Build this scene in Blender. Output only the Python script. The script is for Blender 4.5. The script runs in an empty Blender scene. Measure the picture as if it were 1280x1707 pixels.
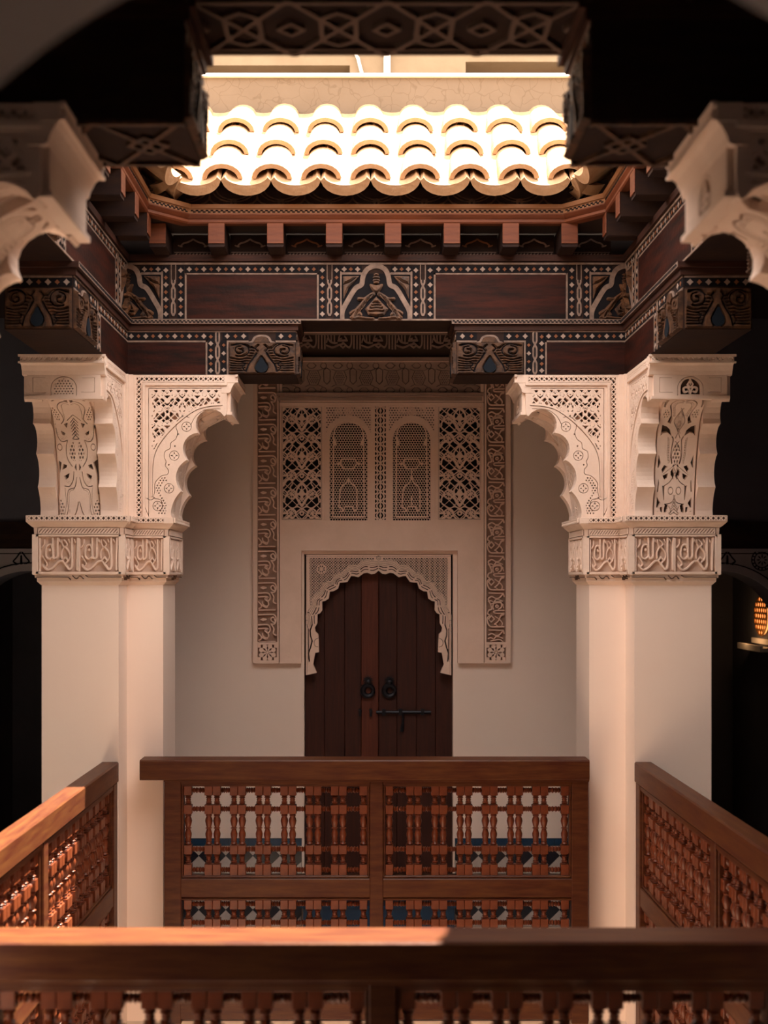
import bpy, math, random
import numpy as np
from mathutils import Vector

# ---------------------------------------------------------------- camera, sky, sun, exposure
scene = bpy.context.scene
col = scene.collection
FPX = 2000.0            # focal length in pixels of a 1280 x 1707 frame
EYE = 2.2               # camera height above the gallery floor
PX, PY = 612.0, 965.0   # where the camera axis meets the frame (level camera, shifted lens)
cam_d = bpy.data.cameras.new('camera')
cam = bpy.data.objects.new('camera', cam_d); col.objects.link(cam)
cam_d.sensor_fit = 'VERTICAL'; cam_d.sensor_height = 36.0; cam_d.sensor_width = 27.0
cam_d.lens = FPX / 1707.0 * 36.0
cam_d.shift_x = (640.0 - PX) / 1707.0
cam_d.shift_y = (PY - 853.5) / 1707.0
cam_d.clip_start = 0.02; cam_d.clip_end = 200
cam_d.dof.use_dof = True; cam_d.dof.focus_distance = 6.3; cam_d.dof.aperture_fstop = 2.4
cam.location = (0, 0, EYE); cam.rotation_euler = (math.pi / 2, 0, 0)
scene.camera = cam

world = bpy.data.worlds.new('sky'); scene.world = world; world.use_nodes = True
wb = world.node_tree.nodes['Background']
wb.inputs['Color'].default_value = (1.0, 0.87, 0.80, 1); wb.inputs['Strength'].default_value = 2.5

sun_d = bpy.data.lights.new('sun', 'SUN'); sun_d.energy = 15.5; sun_d.angle = 0.009; sun_d.color = (1.0, 0.92, 0.78)
sun = bpy.data.objects.new('sun', sun_d); col.objects.link(sun)
SUN_DIR = Vector((0.286, 0.21, 1.0)).normalized()
sun.rotation_euler = SUN_DIR.to_track_quat('Z', 'Y').to_euler(); sun.location = (2, 5, 12)

scene.view_settings.view_transform = 'Standard'; scene.view_settings.look = 'None'
scene.view_settings.gamma = 1.0; scene.view_settings.use_curve_mapping = False
scene.view_settings.exposure = 1.4
scene.cycles.max_bounces = 12; scene.cycles.diffuse_bounces = 6

random.seed(7)
# ---------------------------------------------------------------- main measures (metres)
XC = 0.045                      # middle of the court
HX = 1.24                       # half the court width
XL, XR = XC - HX, XC + HX       # court edges
YF, YN = 5.97, 2.93             # far and near court edges
YB = 7.60                       # far gallery wall
def P(px, py, Y): return ((px - PX) * Y / FPX, Y, EYE + (PY - py) * Y / FPX)

# ---------------------------------------------------------------- materials
def mat(name, base, rough=0.8, noise=None, bump=0.0, bscale=40.0, spec=0.3, metal=0.0, emit=None, estr=0.0):
    m = bpy.data.materials.new(name); m.use_nodes = True
    nt = m.node_tree; b = nt.nodes['Principled BSDF']
    b.inputs['Roughness'].default_value = rough; b.inputs['Metallic'].default_value = metal
    b.inputs['Specular IOR Level'].default_value = spec
    b.inputs['Base Color'].default_value = (*base, 1)
    tc = nt.nodes.new('ShaderNodeTexCoord')
    if noise:
        c2, sc, stretch = noise            # second colour, scale, stretch (x,y,z)
        mp = nt.nodes.new('ShaderNodeMapping'); mp.inputs['Scale'].default_value = stretch
        nz = nt.nodes.new('ShaderNodeTexNoise'); nz.inputs['Scale'].default_value = sc
        nz.inputs['Detail'].default_value = 6; nz.inputs['Roughness'].default_value = 0.62
        rp = nt.nodes.new('ShaderNodeValToRGB')
        rp.color_ramp.elements[0].position = 0.35; rp.color_ramp.elements[1].position = 0.68
        rp.color_ramp.elements[0].color = (*base, 1); rp.color_ramp.elements[1].color = (*c2, 1)
        nt.links.new(tc.outputs['Object'], mp.inputs['Vector']); nt.links.new(mp.outputs[0], nz.inputs['Vector'])
        nt.links.new(nz.outputs['Fac'], rp.inputs[0]); nt.links.new(rp.outputs[0], b.inputs['Base Color'])
    if bump:
        n2 = nt.nodes.new('ShaderNodeTexNoise'); n2.inputs['Scale'].default_value = bscale; n2.inputs['Detail'].default_value = 5
        bp = nt.nodes.new('ShaderNodeBump'); bp.inputs['Strength'].default_value = bump; bp.inputs['Distance'].default_value = 0.01
        nt.links.new(tc.outputs['Object'], n2.inputs['Vector']); nt.links.new(n2.outputs['Fac'], bp.inputs['Height'])
        nt.links.new(bp.outputs[0], b.inputs['Normal'])
    if emit:
        b.inputs['Emission Color'].default_value = (*emit, 1); b.inputs['Emission Strength'].default_value = estr
    return m
M = {}
M['plaster'] = mat('plaster', (0.86, 0.70, 0.60), 0.85, ((0.88, 0.73, 0.63), 1.6, (1, 1, 1)), 0.12, 9)
M['carved'] = mat('carved_plaster', (0.80, 0.65, 0.55), 0.85, ((0.74, 0.58, 0.48), 7.0, (1, 1, 1)), 0.15, 60)
M['stucco'] = mat('wall_stucco', (0.88, 0.66, 0.54), 0.88, ((0.80, 0.59, 0.47), 5.0, (1, 1, 1)), 0.15, 60)
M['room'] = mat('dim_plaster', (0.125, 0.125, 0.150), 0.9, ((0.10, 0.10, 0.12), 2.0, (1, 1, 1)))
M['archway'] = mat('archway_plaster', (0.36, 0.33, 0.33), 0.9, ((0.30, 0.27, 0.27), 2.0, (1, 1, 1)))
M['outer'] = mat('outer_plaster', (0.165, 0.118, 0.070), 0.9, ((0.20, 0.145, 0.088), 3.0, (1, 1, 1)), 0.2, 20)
M['rail'] = mat('varnished_cedar', (0.056, 0.0110, 0.0050), 0.42, ((0.100, 0.033, 0.010), 5.0, (1.2, 1.2, 9)), 0.06, 80, 0.25)
M['railh'] = mat('varnished_cedar_long', (0.058, 0.0115, 0.0050), 0.42, ((0.106, 0.036, 0.010), 5.0, (1.0, 9, 9)), 0.06, 80, 0.25)
M['railshaft'] = mat('turned_cedar', (0.17, 0.036, 0.009), 0.38, ((0.09, 0.018, 0.006), 30.0, (1, 1, 1)), 0.0, 80, 0.5)
M['door'] = mat('door_wood', (0.034, 0.009, 0.006), 0.6, ((0.060, 0.015, 0.008), 7.0, (9, 9, 0.6)), 0.1, 60)
M['cedar'] = mat('old_cedar', (0.024, 0.009, 0.006), 0.7, ((0.058, 0.018, 0.009), 6.0, (0.8, 0.8, 9)), 0.12, 60)
M['redwood'] = mat('red_cedar_panel', (0.008, 0.0035, 0.003), 0.6, ((0.046, 0.0095, 0.0045), 4.0, (0.9, 0.9, 7)), 0.15, 50, 0.15)
M['fascia'] = mat('bright_cedar', (0.095, 0.026, 0.011), 0.6, ((0.17, 0.050, 0.019), 5.0, (0.8, 0.8, 9)), 0.08, 60)
M['pale'] = mat('pale_painted_wood', (0.26, 0.13, 0.065), 0.7, ((0.31, 0.165, 0.09), 8.0, (1, 1, 5)))
M['dark'] = mat('dark_shaded_wood', (0.022, 0.014, 0.014), 0.7, ((0.034, 0.019, 0.014), 8.0, (1, 1, 4)), 0.1, 50, 0.08)  # dark wood, also the painted shade of beam and rafter undersides
M['ceil'] = mat('ceiling_wood', (0.030, 0.018, 0.014), 0.8, ((0.018, 0.012, 0.011), 5.0, (1, 6, 1)))
M['black'] = mat('black_paint_and_shadow', (0.010, 0.009, 0.011), 0.8, spec=0.1)  # black paint, also the painted darkness behind pierced screens
M['line'] = mat('pale_line_paint', (0.27, 0.19, 0.15), 0.7, ((0.14, 0.098, 0.08), 25.0, (1, 1, 1)))
M['white'] = mat('white_paint', (0.32, 0.24, 0.20), 0.7)
M['ochre'] = mat('ochre_paint', (0.20, 0.075, 0.032), 0.7)
M['gold'] = mat('gilt_carving', (0.15, 0.066, 0.027), 0.5, ((0.030, 0.016, 0.011), 22.0, (1, 1, 1)), 0.4, 60, 0.4)
M['brownpaint'] = mat('brown_carving', (0.026, 0.014, 0.010), 0.6, ((0.11, 0.050, 0.022), 30.0, (1, 1, 1)), 0.3, 60)
M['bluepaint'] = mat('blue_paint', (0.008, 0.012, 0.018), 0.7, spec=0.1)
M['tile'] = mat('roof_clay', (0.34, 0.20, 0.105), 0.9, ((0.44, 0.29, 0.17), 14.0, (1, 1, 1)), 0.5, 35)
M['lime'] = mat('lime_coping', (0.86, 0.80, 0.72), 0.9)
M['iron'] = mat('black_iron', (0.015, 0.015, 0.02), 0.45, None, 0, 0, 0.5, 0.6)
M['zwhite'] = mat('white_zellige', (0.52, 0.47, 0.43), 0.25, ((0.44, 0.38, 0.34), 12.0, (1, 1, 1)), 0, 0, 0.5)
M['zblack'] = mat('black_zellige', (0.014, 0.016, 0.024), 0.2, None, 0, 0, 0.5)
M['zblue'] = mat('blue_zellige', (0.010, 0.040, 0.085), 0.22, ((0.016, 0.055, 0.11), 9.0, (1, 1, 1)), 0, 0, 0.5)
M['floor'] = mat('floor_tile', (0.70, 0.58, 0.49), 0.5, ((0.62, 0.51, 0.43), 4.0, (1, 1, 1)))
M['recess_shade'] = mat('recess_shade_plaster', (0.085, 0.055, 0.042), 0.9)  # deep shade painted in: colour of the sheets at the bottom of carved recesses
M['patina'] = mat('aged_plaster_ground', (0.36, 0.24, 0.185), 0.9, ((0.28, 0.18, 0.135), 20.0, (1, 1, 1)))
M['patina2'] = mat('warm_plaster_ground', (0.62, 0.46, 0.37), 0.9, ((0.54, 0.39, 0.31), 20.0, (1, 1, 1)))
M['old'] = mat('darkened_stucco', (0.40, 0.28, 0.225), 0.9, ((0.32, 0.22, 0.175), 6.0, (1, 1, 1)), 0.15, 60)
M['near_line'] = mat('dark_line_paint', (0.12, 0.078, 0.06), 0.75)  # darker line colour for the lattice under the near beam
M['court'] = mat('court_plaster', (0.84, 0.72, 0.62), 0.9)
M['glow'] = mat('lamp_glow', (1, 0.5, 0.2), 0.5, emit=(1.0, 0.36, 0.10), estr=0.7)
M['brass'] = mat('brass', (0.45, 0.24, 0.09), 0.35, metal=0.8)

# ---------------------------------------------------------------- mesh collecting
class MB:
    def __init__(s): s.v = []; s.f = []; s.n = 0
    def add(s, v, f):
        v = np.asarray(v, float).reshape(-1, 3); n = s.n
        s.v.append(v); s.f.extend([tuple(i + n for i in q) for q in f]); s.n += len(v); return s
    def box(s, x0, x1, y0, y1, z0, z1):
        v = [(x, y, z) for x in (x0, x1) for y in (y0, y1) for z in (z0, z1)]
        return s.add(v, [(0, 1, 3, 2), (4, 6, 7, 5), (0, 4, 5, 1), (2, 3, 7, 6), (0, 2, 6, 4), (1, 5, 7, 3)])
    def cbox(s, x0, x1, y0, y1, z0, z1, c=0.004):
        # box with chamfered edges along its longest direction and ends
        d = [x1 - x0, y1 - y0, z1 - z0]; ax = d.index(max(d)); lo = [x0, y0, z0]; hi = [x1, y1, z1]
        a, b = [i for i in range(3) if i != ax]; c = min(c, d[a] * .4, d[b] * .4)
        ring = [(lo[a] + c, lo[b]), (hi[a] - c, lo[b]), (hi[a], lo[b] + c), (hi[a], hi[b] - c), (hi[a] - c, hi[b]), (lo[a] + c, hi[b]), (lo[a], hi[b] - c), (lo[a], lo[b] + c)]
        v = []
        for t in (lo[ax], hi[ax]):
            for p, q in ring:
                e = [0, 0, 0]; e[ax] = t; e[a] = p; e[b] = q; v.append(e)
        f = [tuple(range(7, -1, -1)), tuple(range(8, 16))] + [(i, (i + 1) % 8, 8 + (i + 1) % 8, 8 + i) for i in range(8)]
        return s.add(v, f)
    def prism(s, pts, fn, w0, w1):
        # closed outline pts (u,v), fn(u,v,w) -> xyz, between depths w0 and w1
        pts = np.asarray(pts, float); n = len(pts)
        v = np.vstack([fn(pts[:, 0], pts[:, 1], np.full(n, w0)), fn(pts[:, 0], pts[:, 1], np.full(n, w1))])
        return s.add(v, [tuple(range(n - 1, -1, -1)), tuple(range(n, 2 * n))] + [(i, (i + 1) % n, n + (i + 1) % n, n + i) for i in range(n)])
    def rings(s, rings, closed=True, cap=True):
        n = len(rings[0]); v = np.vstack([np.asarray(r, float) for r in rings]); f = []
        for k in range(len(rings) - 1):
            for i in range(n if closed else n - 1):
                j = (i + 1) % n; f.append((k * n + i, k * n + j, (k + 1) * n + j, (k + 1) * n + i))
        if cap: f += [tuple(range(n - 1, -1, -1)), tuple(range((len(rings) - 1) * n, len(rings) * n))]
        return s.add(v, f)
    def lathe(s, prof, o=(0, 0, 0), axis=2, n=10):
        R = []
        a, b = [(1, 2), (2, 0), (0, 1)][axis]
        for r, h in prof:
            q = []
            for i in range(n):
                t = 2 * math.pi * i / n; e = list(o); e[axis] += h; e[a] += r * math.cos(t); e[b] += r * math.sin(t); q.append(e)
            R.append(q)
        return s.rings(R)
    def tube(s, pts, r, n=8):
        pts = [Vector(p) for p in pts]; R = []
        for i, p in enumerate(pts):
            d = (pts[min(i + 1, len(pts) - 1)] - pts[max(i - 1, 0)]).normalized()
            a = d.orthogonal().normalized() if i == 0 else (a - d * a.dot(d)).normalized()
            b = d.cross(a); rr = r[i] if isinstance(r, (list, tuple)) else r
            R.append([tuple(p + a * rr * math.cos(2 * math.pi * k / n) + b * rr * math.sin(2 * math.pi * k / n)) for k in range(n)])
        return s.rings(R)
    def mesh(s, name, m, smooth=False):
        me = bpy.data.meshes.new(name)
        me.from_pydata(np.vstack(s.v).tolist() if s.v else [], [], s.f); me.materials.append(m)
        if smooth:
            for p in me.polygons: p.use_smooth = True
            try: me.set_sharp_from_angle(angle=math.radians(38))
            except Exception: pass
        me.update(); return me
    def build(s, name, m, parent=None, smooth=False, stuff=False, label=None):
        return obj(name, s.mesh(name, m, smooth), parent, stuff, label)
def obj(name, me, parent=None, stuff=False, label=None):
    o = bpy.data.objects.new(name, me); col.objects.link(o)
    if parent is not None:
        o.parent = parent; o.location = -base(parent)
    if stuff: o['kind'] = 'stuff'
    if label: o['label'] = label
    return o
def base(o):
    v = o.location.copy(); 
    while o.parent: o = o.parent; v += o.location
    return v
def thing(name, label, cat, loc=(0, 0, 0), group=None):
    o = bpy.data.objects.new(name, None); col.objects.link(o); o.location = loc; o.empty_display_size = .1
    o['label'] = label; o['category'] = cat
    if group: o['group'] = group
    return o
def struct(o, label, cat='structure'):
    o['kind'] = 'structure'; o['label'] = label; o['category'] = cat; return o
def tag(o, label, cat, group=None):
    o['label'] = label; o['category'] = cat
    if group: o['group'] = group
    return o

# ---------------------------------------------------------------- drawing with distance fields, turned into carved relief
def smooth(pts, n=6, closed=False):
    p = np.asarray(pts, float); m = len(p); out = []
    rng = range(m) if closed else range(m - 1)
    for i in rng:
        g = (lambda k: p[k % m]) if closed else (lambda k: p[min(max(k, 0), m - 1)])
        a, b, c, d = g(i - 1), g(i), g(i + 1), g(i + 2)
        for k in range(n):
            t = k / n
            out.append(.5 * ((2 * b) + (c - a) * t + (2 * a - 5 * b + 4 * c - d) * t * t + (3 * b - a - 3 * c + d) * t ** 3))
    if not closed: out.append(p[-1])
    return np.array(out)
def arc3(a, b, c, n=8):
    # circular arc through three points
    (ax, ay), (bx, by), (cx, cy) = a, b, c
    d = 2 * (ax * (by - cy) + bx * (cy - ay) + cx * (ay - by))
    ux = ((ax * ax + ay * ay) * (by - cy) + (bx * bx + by * by) * (cy - ay) + (cx * cx + cy * cy) * (ay - by)) / d
    uy = ((ax * ax + ay * ay) * (cx - bx) + (bx * bx + by * by) * (ax - cx) + (cx * cx + cy * cy) * (bx - ax)) / d
    r = math.hypot(ax - ux, ay - uy); t0 = math.atan2(ay - uy, ax - ux); tb = math.atan2(by - uy, bx - ux); t1 = math.atan2(cy - uy, cx - ux)
    def norm(t, s): 
        while t < s: t += 2 * math.pi
        return t
    tb2 = norm(tb, t0); t12 = norm(t1, t0)
    if tb2 > t12: t12 -= 2 * math.pi
    return [(ux + r * math.cos(t0 + (t12 - t0) * k / n), uy + r * math.sin(t0 + (t12 - t0) * k / n)) for k in range(n + 1)]
class Field:
    def __init__(s, u0, u1, v0, v1, h):
        s.nu = max(2, int(round(abs(u1 - u0) / h)) + 1); s.nv = max(2, int(round(abs(v1 - v0) / h)) + 1)
        s.us = np.linspace(u0, u1, s.nu); s.vs = np.linspace(v0, v1, s.nv); s.h = h
        s.U, s.V = np.meshgrid(s.us, s.vs, indexing='ij'); s.F = np.full(s.U.shape, -10.0)
    def win(s, a, b, c, d):
        i = np.where((s.us >= a) & (s.us <= b))[0]; j = np.where((s.vs >= c) & (s.vs <= d))[0]
        if len(i) == 0 or len(j) == 0: return None
        return (slice(i[0], i[-1] + 1), slice(j[0], j[-1] + 1))
    def put(s, w, g, cut):
        s.F[w] = np.minimum(s.F[w], -g) if cut else np.maximum(s.F[w], g)
        return s
    def stroke(s, pts, w, w2=None, cut=False, closed=False, sm=0):
        if sm: pts = smooth(pts, sm, closed)
        p = np.asarray(pts, float)
        if closed: p = np.vstack([p, p[:1]])
        w2 = w if w2 is None else w2; W = max(w, w2); n = len(p) - 1; m = W / 2 + 3 * s.h
        for k in range(n):
            a, b = p[k], p[k + 1]
            k_ = s.win(min(a[0], b[0]) - m, max(a[0], b[0]) + m, min(a[1], b[1]) - m, max(a[1], b[1]) + m)
            if k_ is None: continue
            U, V = s.U[k_], s.V[k_]; dx, dy = b - a; L = dx * dx + dy * dy + 1e-12
            t = np.clip(((U - a[0]) * dx + (V - a[1]) * dy) / L, 0, 1)
            ww = w + (w2 - w) * (k + t) / n
            s.put(k_, ww / 2 - np.hypot(U - a[0] - t * dx, V - a[1] - t * dy), cut)
        return s
    def polyval(s, pts, k_):
        U, V = s.U[k_], s.V[k_]; p = np.asarray(pts, float); n = len(p); D = np.full(U.shape, 1e9); ins = np.zeros(U.shape, bool)
        for i in range(n):
            a, b = p[i], p[(i + 1) % n]; dx, dy = b - a; L = dx * dx + dy * dy + 1e-12
            t = np.clip(((U - a[0]) * dx + (V - a[1]) * dy) / L, 0, 1)
            D = np.minimum(D, np.hypot(U - a[0] - t * dx, V - a[1] - t * dy))
            if abs(dy) > 1e-12:
                c = ((a[1] > V) != (b[1] > V)) & (U < dx * (V - a[1]) / dy + a[0]); ins ^= c
        return np.where(ins, D, -D)
    def poly(s, pts, cut=False, sm=0):
        if sm: pts = smooth(pts, sm, True)
        p = np.asarray(pts, float); m = 3 * s.h
        k_ = s.win(p[:, 0].min() - m, p[:, 0].max() + m, p[:, 1].min() - m, p[:, 1].max() + m)
        return s if k_ is None else s.put(k_, s.polyval(pts, k_), cut)
    def box(s, a, b, c, d, cut=False): return s.poly([(a, c), (b, c), (b, d), (a, d)], cut)
    def disc(s, x, y, r, cut=False):
        k_ = s.win(x - r - 3 * s.h, x + r + 3 * s.h, y - r - 3 * s.h, y + r + 3 * s.h)
        return s if k_ is None else s.put(k_, r - np.hypot(s.U[k_] - x, s.V[k_] - y), cut)
    def ring(s, x, y, r, w, cut=False):
        R = r + w + 3 * s.h; k_ = s.win(x - R, x + R, y - R, y + R)
        return s if k_ is None else s.put(k_, w / 2 - np.abs(np.hypot(s.U[k_] - x, s.V[k_] - y) - r), cut)
    def star(s, x, y, r, n=8, cut=True, inner=.2, w=.3):
        for i in range(n):
            a = 2 * math.pi * i / n; c, d = math.cos(a), math.sin(a)
            s.poly([(x + c * r * inner, y + d * r * inner), (x + c * r * .6 - d * r * w * .5, y + d * r * .6 + c * r * w * .5), (x + c * r, y + d * r), (x + c * r * .6 + d * r * w * .5, y + d * r * .6 - c * r * w * .5)], cut)
        return s
    def relief(s):
        # marching squares: the area above zero becomes a raised plate (w=1) with walls down to w=0
        F = np.pad(s.F, 1, constant_values=-1e6); us = np.concatenate([[s.us[0]], s.us, [s.us[-1]]]); vs = np.concatenate([[s.vs[0]], s.vs, [s.vs[-1]]])
        F = np.where(np.abs(F) < 1e-7, -1e-7, F); I = F > 0
        V = []; idx = {}; faces = []; walls = []
        def gv(i, j):
            k = (i, j)
            if k not in idx: idx[k] = len(V); V.append((us[i], vs[j]))
            return idx[k]
        def ev(i, j, i2, j2):
            if (i2, j2) < (i, j): i, j, i2, j2 = i2, j2, i, j
            k = (i, j, i2, j2)
            if k not in idx:
                a, b = F[i, j], F[i2, j2]
                t = a / (a - b); t = min(max(t, 0.0), 1.0)
                if abs(a) > 1e5: t = 1.0 if us[i] == us[i2] and vs[j] == vs[j2] else t
                idx[k] = len(V); V.append((us[i] + (us[i2] - us[i]) * t, vs[j] + (vs[j2] - vs[j]) * t))
            return idx[k]
        c = I[:-1, :-1].astype(int) + I[1:, :-1] * 2 + I[1:, 1:] * 4 + I[:-1, 1:] * 8
        full = c == 15
        # merge full cells into runs
        ii, jj = c.shape
        for j in range(jj):
            col_ = full[:, j]; d = np.diff(np.concatenate([[0], col_.astype(int), [0]])); st = np.where(d == 1)[0]; en = np.where(d == -1)[0]
            for a, b in zip(st, en): faces.append((gv(a, j), gv(b, j), gv(b, j + 1), gv(a, j + 1)))
        for i, j in zip(*np.where((c > 0) & (c < 15))):
            cs = ((i, j), (i + 1, j), (i + 1, j + 1), (i, j + 1)); poly = []; ex = None; first = None; pend = None
            for k in range(4):
                p, q = cs[k], cs[(k + 1) % 4]; ip, iq = I[p], I[q]
                if ip: poly.append(gv(*p))
                if ip != iq:
                    e = ev(*p, *q); poly.append(e)
                    if ip: pend = e
                    else:
                        if pend is None: first = e
                        else: walls.append((pend, e)); pend = None
            if first is not None and pend is not None: walls.append((pend, first))
            if len(poly) > 2: faces.append(tuple(poly))
        V = np.array(V) if V else np.zeros((0, 2)); n = len(V)
        f = list(faces) + [(b, a, a + n, b + n) for a, b in walls]
        uvw = np.vstack([np.column_stack([V, np.ones(n)]), np.column_stack([V, np.zeros(n)])]) if n else np.zeros((0, 3))
        return uvw, f
def carve(mb, rel, fn, depth, w0=0.0):
    uvw, f = rel
    if len(uvw) == 0: return mb
    used = np.zeros(len(uvw), bool)
    for q in f: used[list(q)] = True
    remap = np.cumsum(used) - 1
    v = uvw[used]; v = fn(v[:, 0], v[:, 1], w0 + v[:, 2] * depth)
    return mb.add(v, [tuple(remap[i] for i in q) for q in f])
def shrunk(F_, d):
    # the same drawing with every edge drawn in by d: stacked layers give carving rounded shoulders
    G = Field.__new__(Field); G.__dict__.update(F_.__dict__); G.F = F_.F - d; return G
def plane(o, eu, ev, en):
    o, eu, ev, en = [np.asarray(t, float) for t in (o, eu, ev, en)]
    return lambda u, v, w: o + np.outer(u, eu) + np.outer(v, ev) + np.outer(w, en)
def pixplane(Y):
    # picture-scale units on a wall that faces the court at depth Y (u right, v down, w towards the court)
    k = Y / FPX
    return lambda u, v, w: np.column_stack([(np.asarray(u) - PX) * k, Y - np.asarray(w), EYE + (PY - np.asarray(v)) * k])
def tri(U, p): return np.abs((U / p) % 1.0 - 0.5) * p            # distance to line family (max p/2)
def hatch(U, V, p, w):
    return w / 2 - np.minimum(tri(U + V, p), tri(U - V, p)) * 0.7071
# ---------------------------------------------------------------- the shell
CEIL = 3.85; ROOF = 4.6
X0, X1 = XC - 3.0, XC + 3.0
YW = 1.15                      # court side of the near wall, with the doorway the camera stands in
def sbox(name, m, label, *bx, cat='wall'):
    mb = MB()
    for b in bx: mb.box(*b)
    o = mb.build(name, m); return struct(o, label, cat)
# far wall with door opening and two side arches: built as an outline with holes by vertical slabs
DX0, DX1 = (507 - PX) * YB / FPX, (755 - PX) * YB / FPX
DTOP = EYE + (PY - 924) * YB / FPX
ARX = 2.185; ARR = 0.46; ARZ = 1.79
def arch_wall(mb, x0, x1, xc, r, zc, z0, z1, y0, y1, n=28):
    # wall from x0..x1 with an arched opening centred on xc
    mb.box(x0, xc - r, y0, y1, z0, z1); mb.box(xc + r, x1, y0, y1, z0, z1)
    pts = [(xc - r * math.cos(math.pi * k / n), zc + r * math.sin(math.pi * k / n)) for k in range(n + 1)]
    for k in range(n):
        (a, za), (b, zb) = pts[k], pts[k + 1]
        v = [(a, y0, za), (b, y0, zb), (b, y0, z1), (a, y0, z1), (a, y1, za), (b, y1, zb), (b, y1, z1), (a, y1, z1)]
        mb.add(v, [(0, 1, 2, 3), (7, 6, 5, 4), (0, 4, 5, 1), (3, 2, 6, 7)])
mb = MB()
mb.box(XC - 1.3, DX0, YB, YB + .3, 0, CEIL + .1); mb.box(DX1, XC + 1.3, YB, YB + .3, 0, CEIL + .1)
mb.box(DX0, DX1, YB, YB + .3, DTOP, CEIL + .1)
wall_far = struct(mb.build('wall_far', M['plaster']), 'plain beige plaster wall around the carved door, behind the far piers', 'wall')
for sx, nm in ((-1, 'left'), (1, 'right')):
    mb = MB(); a, b = sorted((XC + sx * 1.3, XC + sx * 3.0))
    arch_wall(mb, a, b, XC + sx * ARX, ARR, ARZ, 0, CEIL + .1, YB, YB + .3)
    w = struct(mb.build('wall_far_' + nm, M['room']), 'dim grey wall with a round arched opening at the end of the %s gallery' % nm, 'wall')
    # dark painted band, arch moulding and drawn ornament
    z0, z1 = EYE + (PY - 915) * .0038, EYE + (PY - 870) * .0038
    q = MB(); q.box(a, b, YB - .03, YB + .0, z0, z1); q.build('dark_band', M['dark'], w)
    q = MB(); q.box(a, b, YB - .045, YB, z0 - .018, z0); q.build('moulding', M['archway'], w); q = MB(); F2 = Field(a, b, ARZ, z0 - .018, .012); F2.box(a, b, ARZ, z0 - .018); F2.disc(XC + sx * ARX, ARZ, ARR + .002, True); carve(q, F2.relief(), lambda u, v, ww: np.column_stack([u, YB - np.asarray(ww), v]), .0025); q.build('arch_spandrel', M['archway'], w)
    xc = XC + sx * ARX; q = MB(); n = 30; k = MB()
    fn = lambda u, v, ww: np.column_stack([u, YB - np.asarray(ww), v])
    for r, wd, tgt in ((ARR + .022, .044, q), (ARR + .052, .007, k)):
        F_ = Field(xc - .55, xc + .55, ARZ - .2, ARZ + .56, .006)
        F_.stroke([(xc - r * math.cos(math.pi * i / n), ARZ + r * math.sin(math.pi * i / n)) for i in range(n + 1)], wd)
        carve(tgt, F_.relief(), fn, .022 if tgt is q else .004)
    q.build('arch_moulding', M['archway'], w)
    F_ = Field(xc - .62, xc + .62, z0 - .40, z0 - .002, .0035)
    fx, fz = XC + sx * 2.235, z0 - .085     # little fleuron above the arch crown
    F_.stroke([(fx - .045, fz - .035), (fx - .03, fz - .01), (fx - .05, fz + .005), (fx - .03, fz + .03), (fx - .012, fz + .055), (fx, fz + .07), (fx + .012, fz + .055), (fx + .03, fz + .03), (fx + .05, fz + .005), (fx + .03, fz - .01), (fx + .045, fz - .035)], .009, sm=4)
    F_.stroke([(fx, fz + .04), (fx, fz - .035)], .012, .018); F_.stroke([(fx - .02, fz - .035), (fx - .02, fz - .01)], .006); F_.stroke([(fx + .02, fz - .035), (fx + .02, fz - .01)], .006)
    mx, mz = XC + sx * 2.455, z0 - .07      # round medallion in the spandrel
    for r in (.066, .048): F_.ring(mx, mz, r, .006)
    F_.star(mx, mz, .04, 8, False, .15, .25)
    for i in range(16): F_.disc(mx + .057 * math.cos(i * math.pi / 8), mz + .057 * math.sin(i * math.pi / 8), .005)
    F_.stroke([(a, z0 - .03), (b, z0 - .03)], .005)
    carve(k, F_.relief(), fn, .004); k.build('drawn_ornament', M['black'], w)
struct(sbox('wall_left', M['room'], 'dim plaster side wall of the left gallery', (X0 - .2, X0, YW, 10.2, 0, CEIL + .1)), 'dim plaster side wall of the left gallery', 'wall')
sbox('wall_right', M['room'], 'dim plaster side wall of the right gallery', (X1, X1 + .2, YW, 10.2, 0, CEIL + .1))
mb = MB()
AX, AZ, AR = .06, EYE + .01, .62
n = 64
mb.box(-2.955, AX - AR, .3, YW, 0, CEIL + .1); mb.box(AX + AR, X1, .3, YW, 0, CEIL + .1)
pts = [(AX - AR * math.cos(math.pi * k / n), AZ + AR * math.sin(math.pi * k / n)) for k in range(n + 1)]
for k in range(n):
    (a, za), (b, zb) = pts[k], pts[k + 1]
    mb.add([(a, .3, za), (b, .3, zb), (b, .3, CEIL), (a, .3, CEIL), (a, YW, za), (b, YW, zb), (b, YW, CEIL), (a, YW, CEIL)], [(0, 1, 2, 3), (7, 6, 5, 4), (0, 4, 5, 1), (3, 2, 6, 7)])
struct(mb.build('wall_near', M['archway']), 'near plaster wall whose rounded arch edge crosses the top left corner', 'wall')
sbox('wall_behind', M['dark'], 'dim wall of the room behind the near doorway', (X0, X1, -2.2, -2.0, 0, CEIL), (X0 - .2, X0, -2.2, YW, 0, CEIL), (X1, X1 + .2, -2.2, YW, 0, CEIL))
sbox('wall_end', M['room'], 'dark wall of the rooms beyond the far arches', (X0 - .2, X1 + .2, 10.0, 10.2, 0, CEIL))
def ring_slab(mb, z0, z1, x0, x1, y0, y1, hx0, hx1, hy0, hy1):
    mb.box(x0, x1, y0, hy0, z0, z1); mb.box(x0, x1, hy1, y1, z0, z1); mb.box(x0, hx0, hy0, hy1, z0, z1); mb.box(hx1, x1, hy0, hy1, z0, z1)
mb = MB(); ring_slab(mb, -.22, 0, X0 - .2, X1 + .2, -2.2, 10.2, XL, XR, YN, YF)
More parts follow.
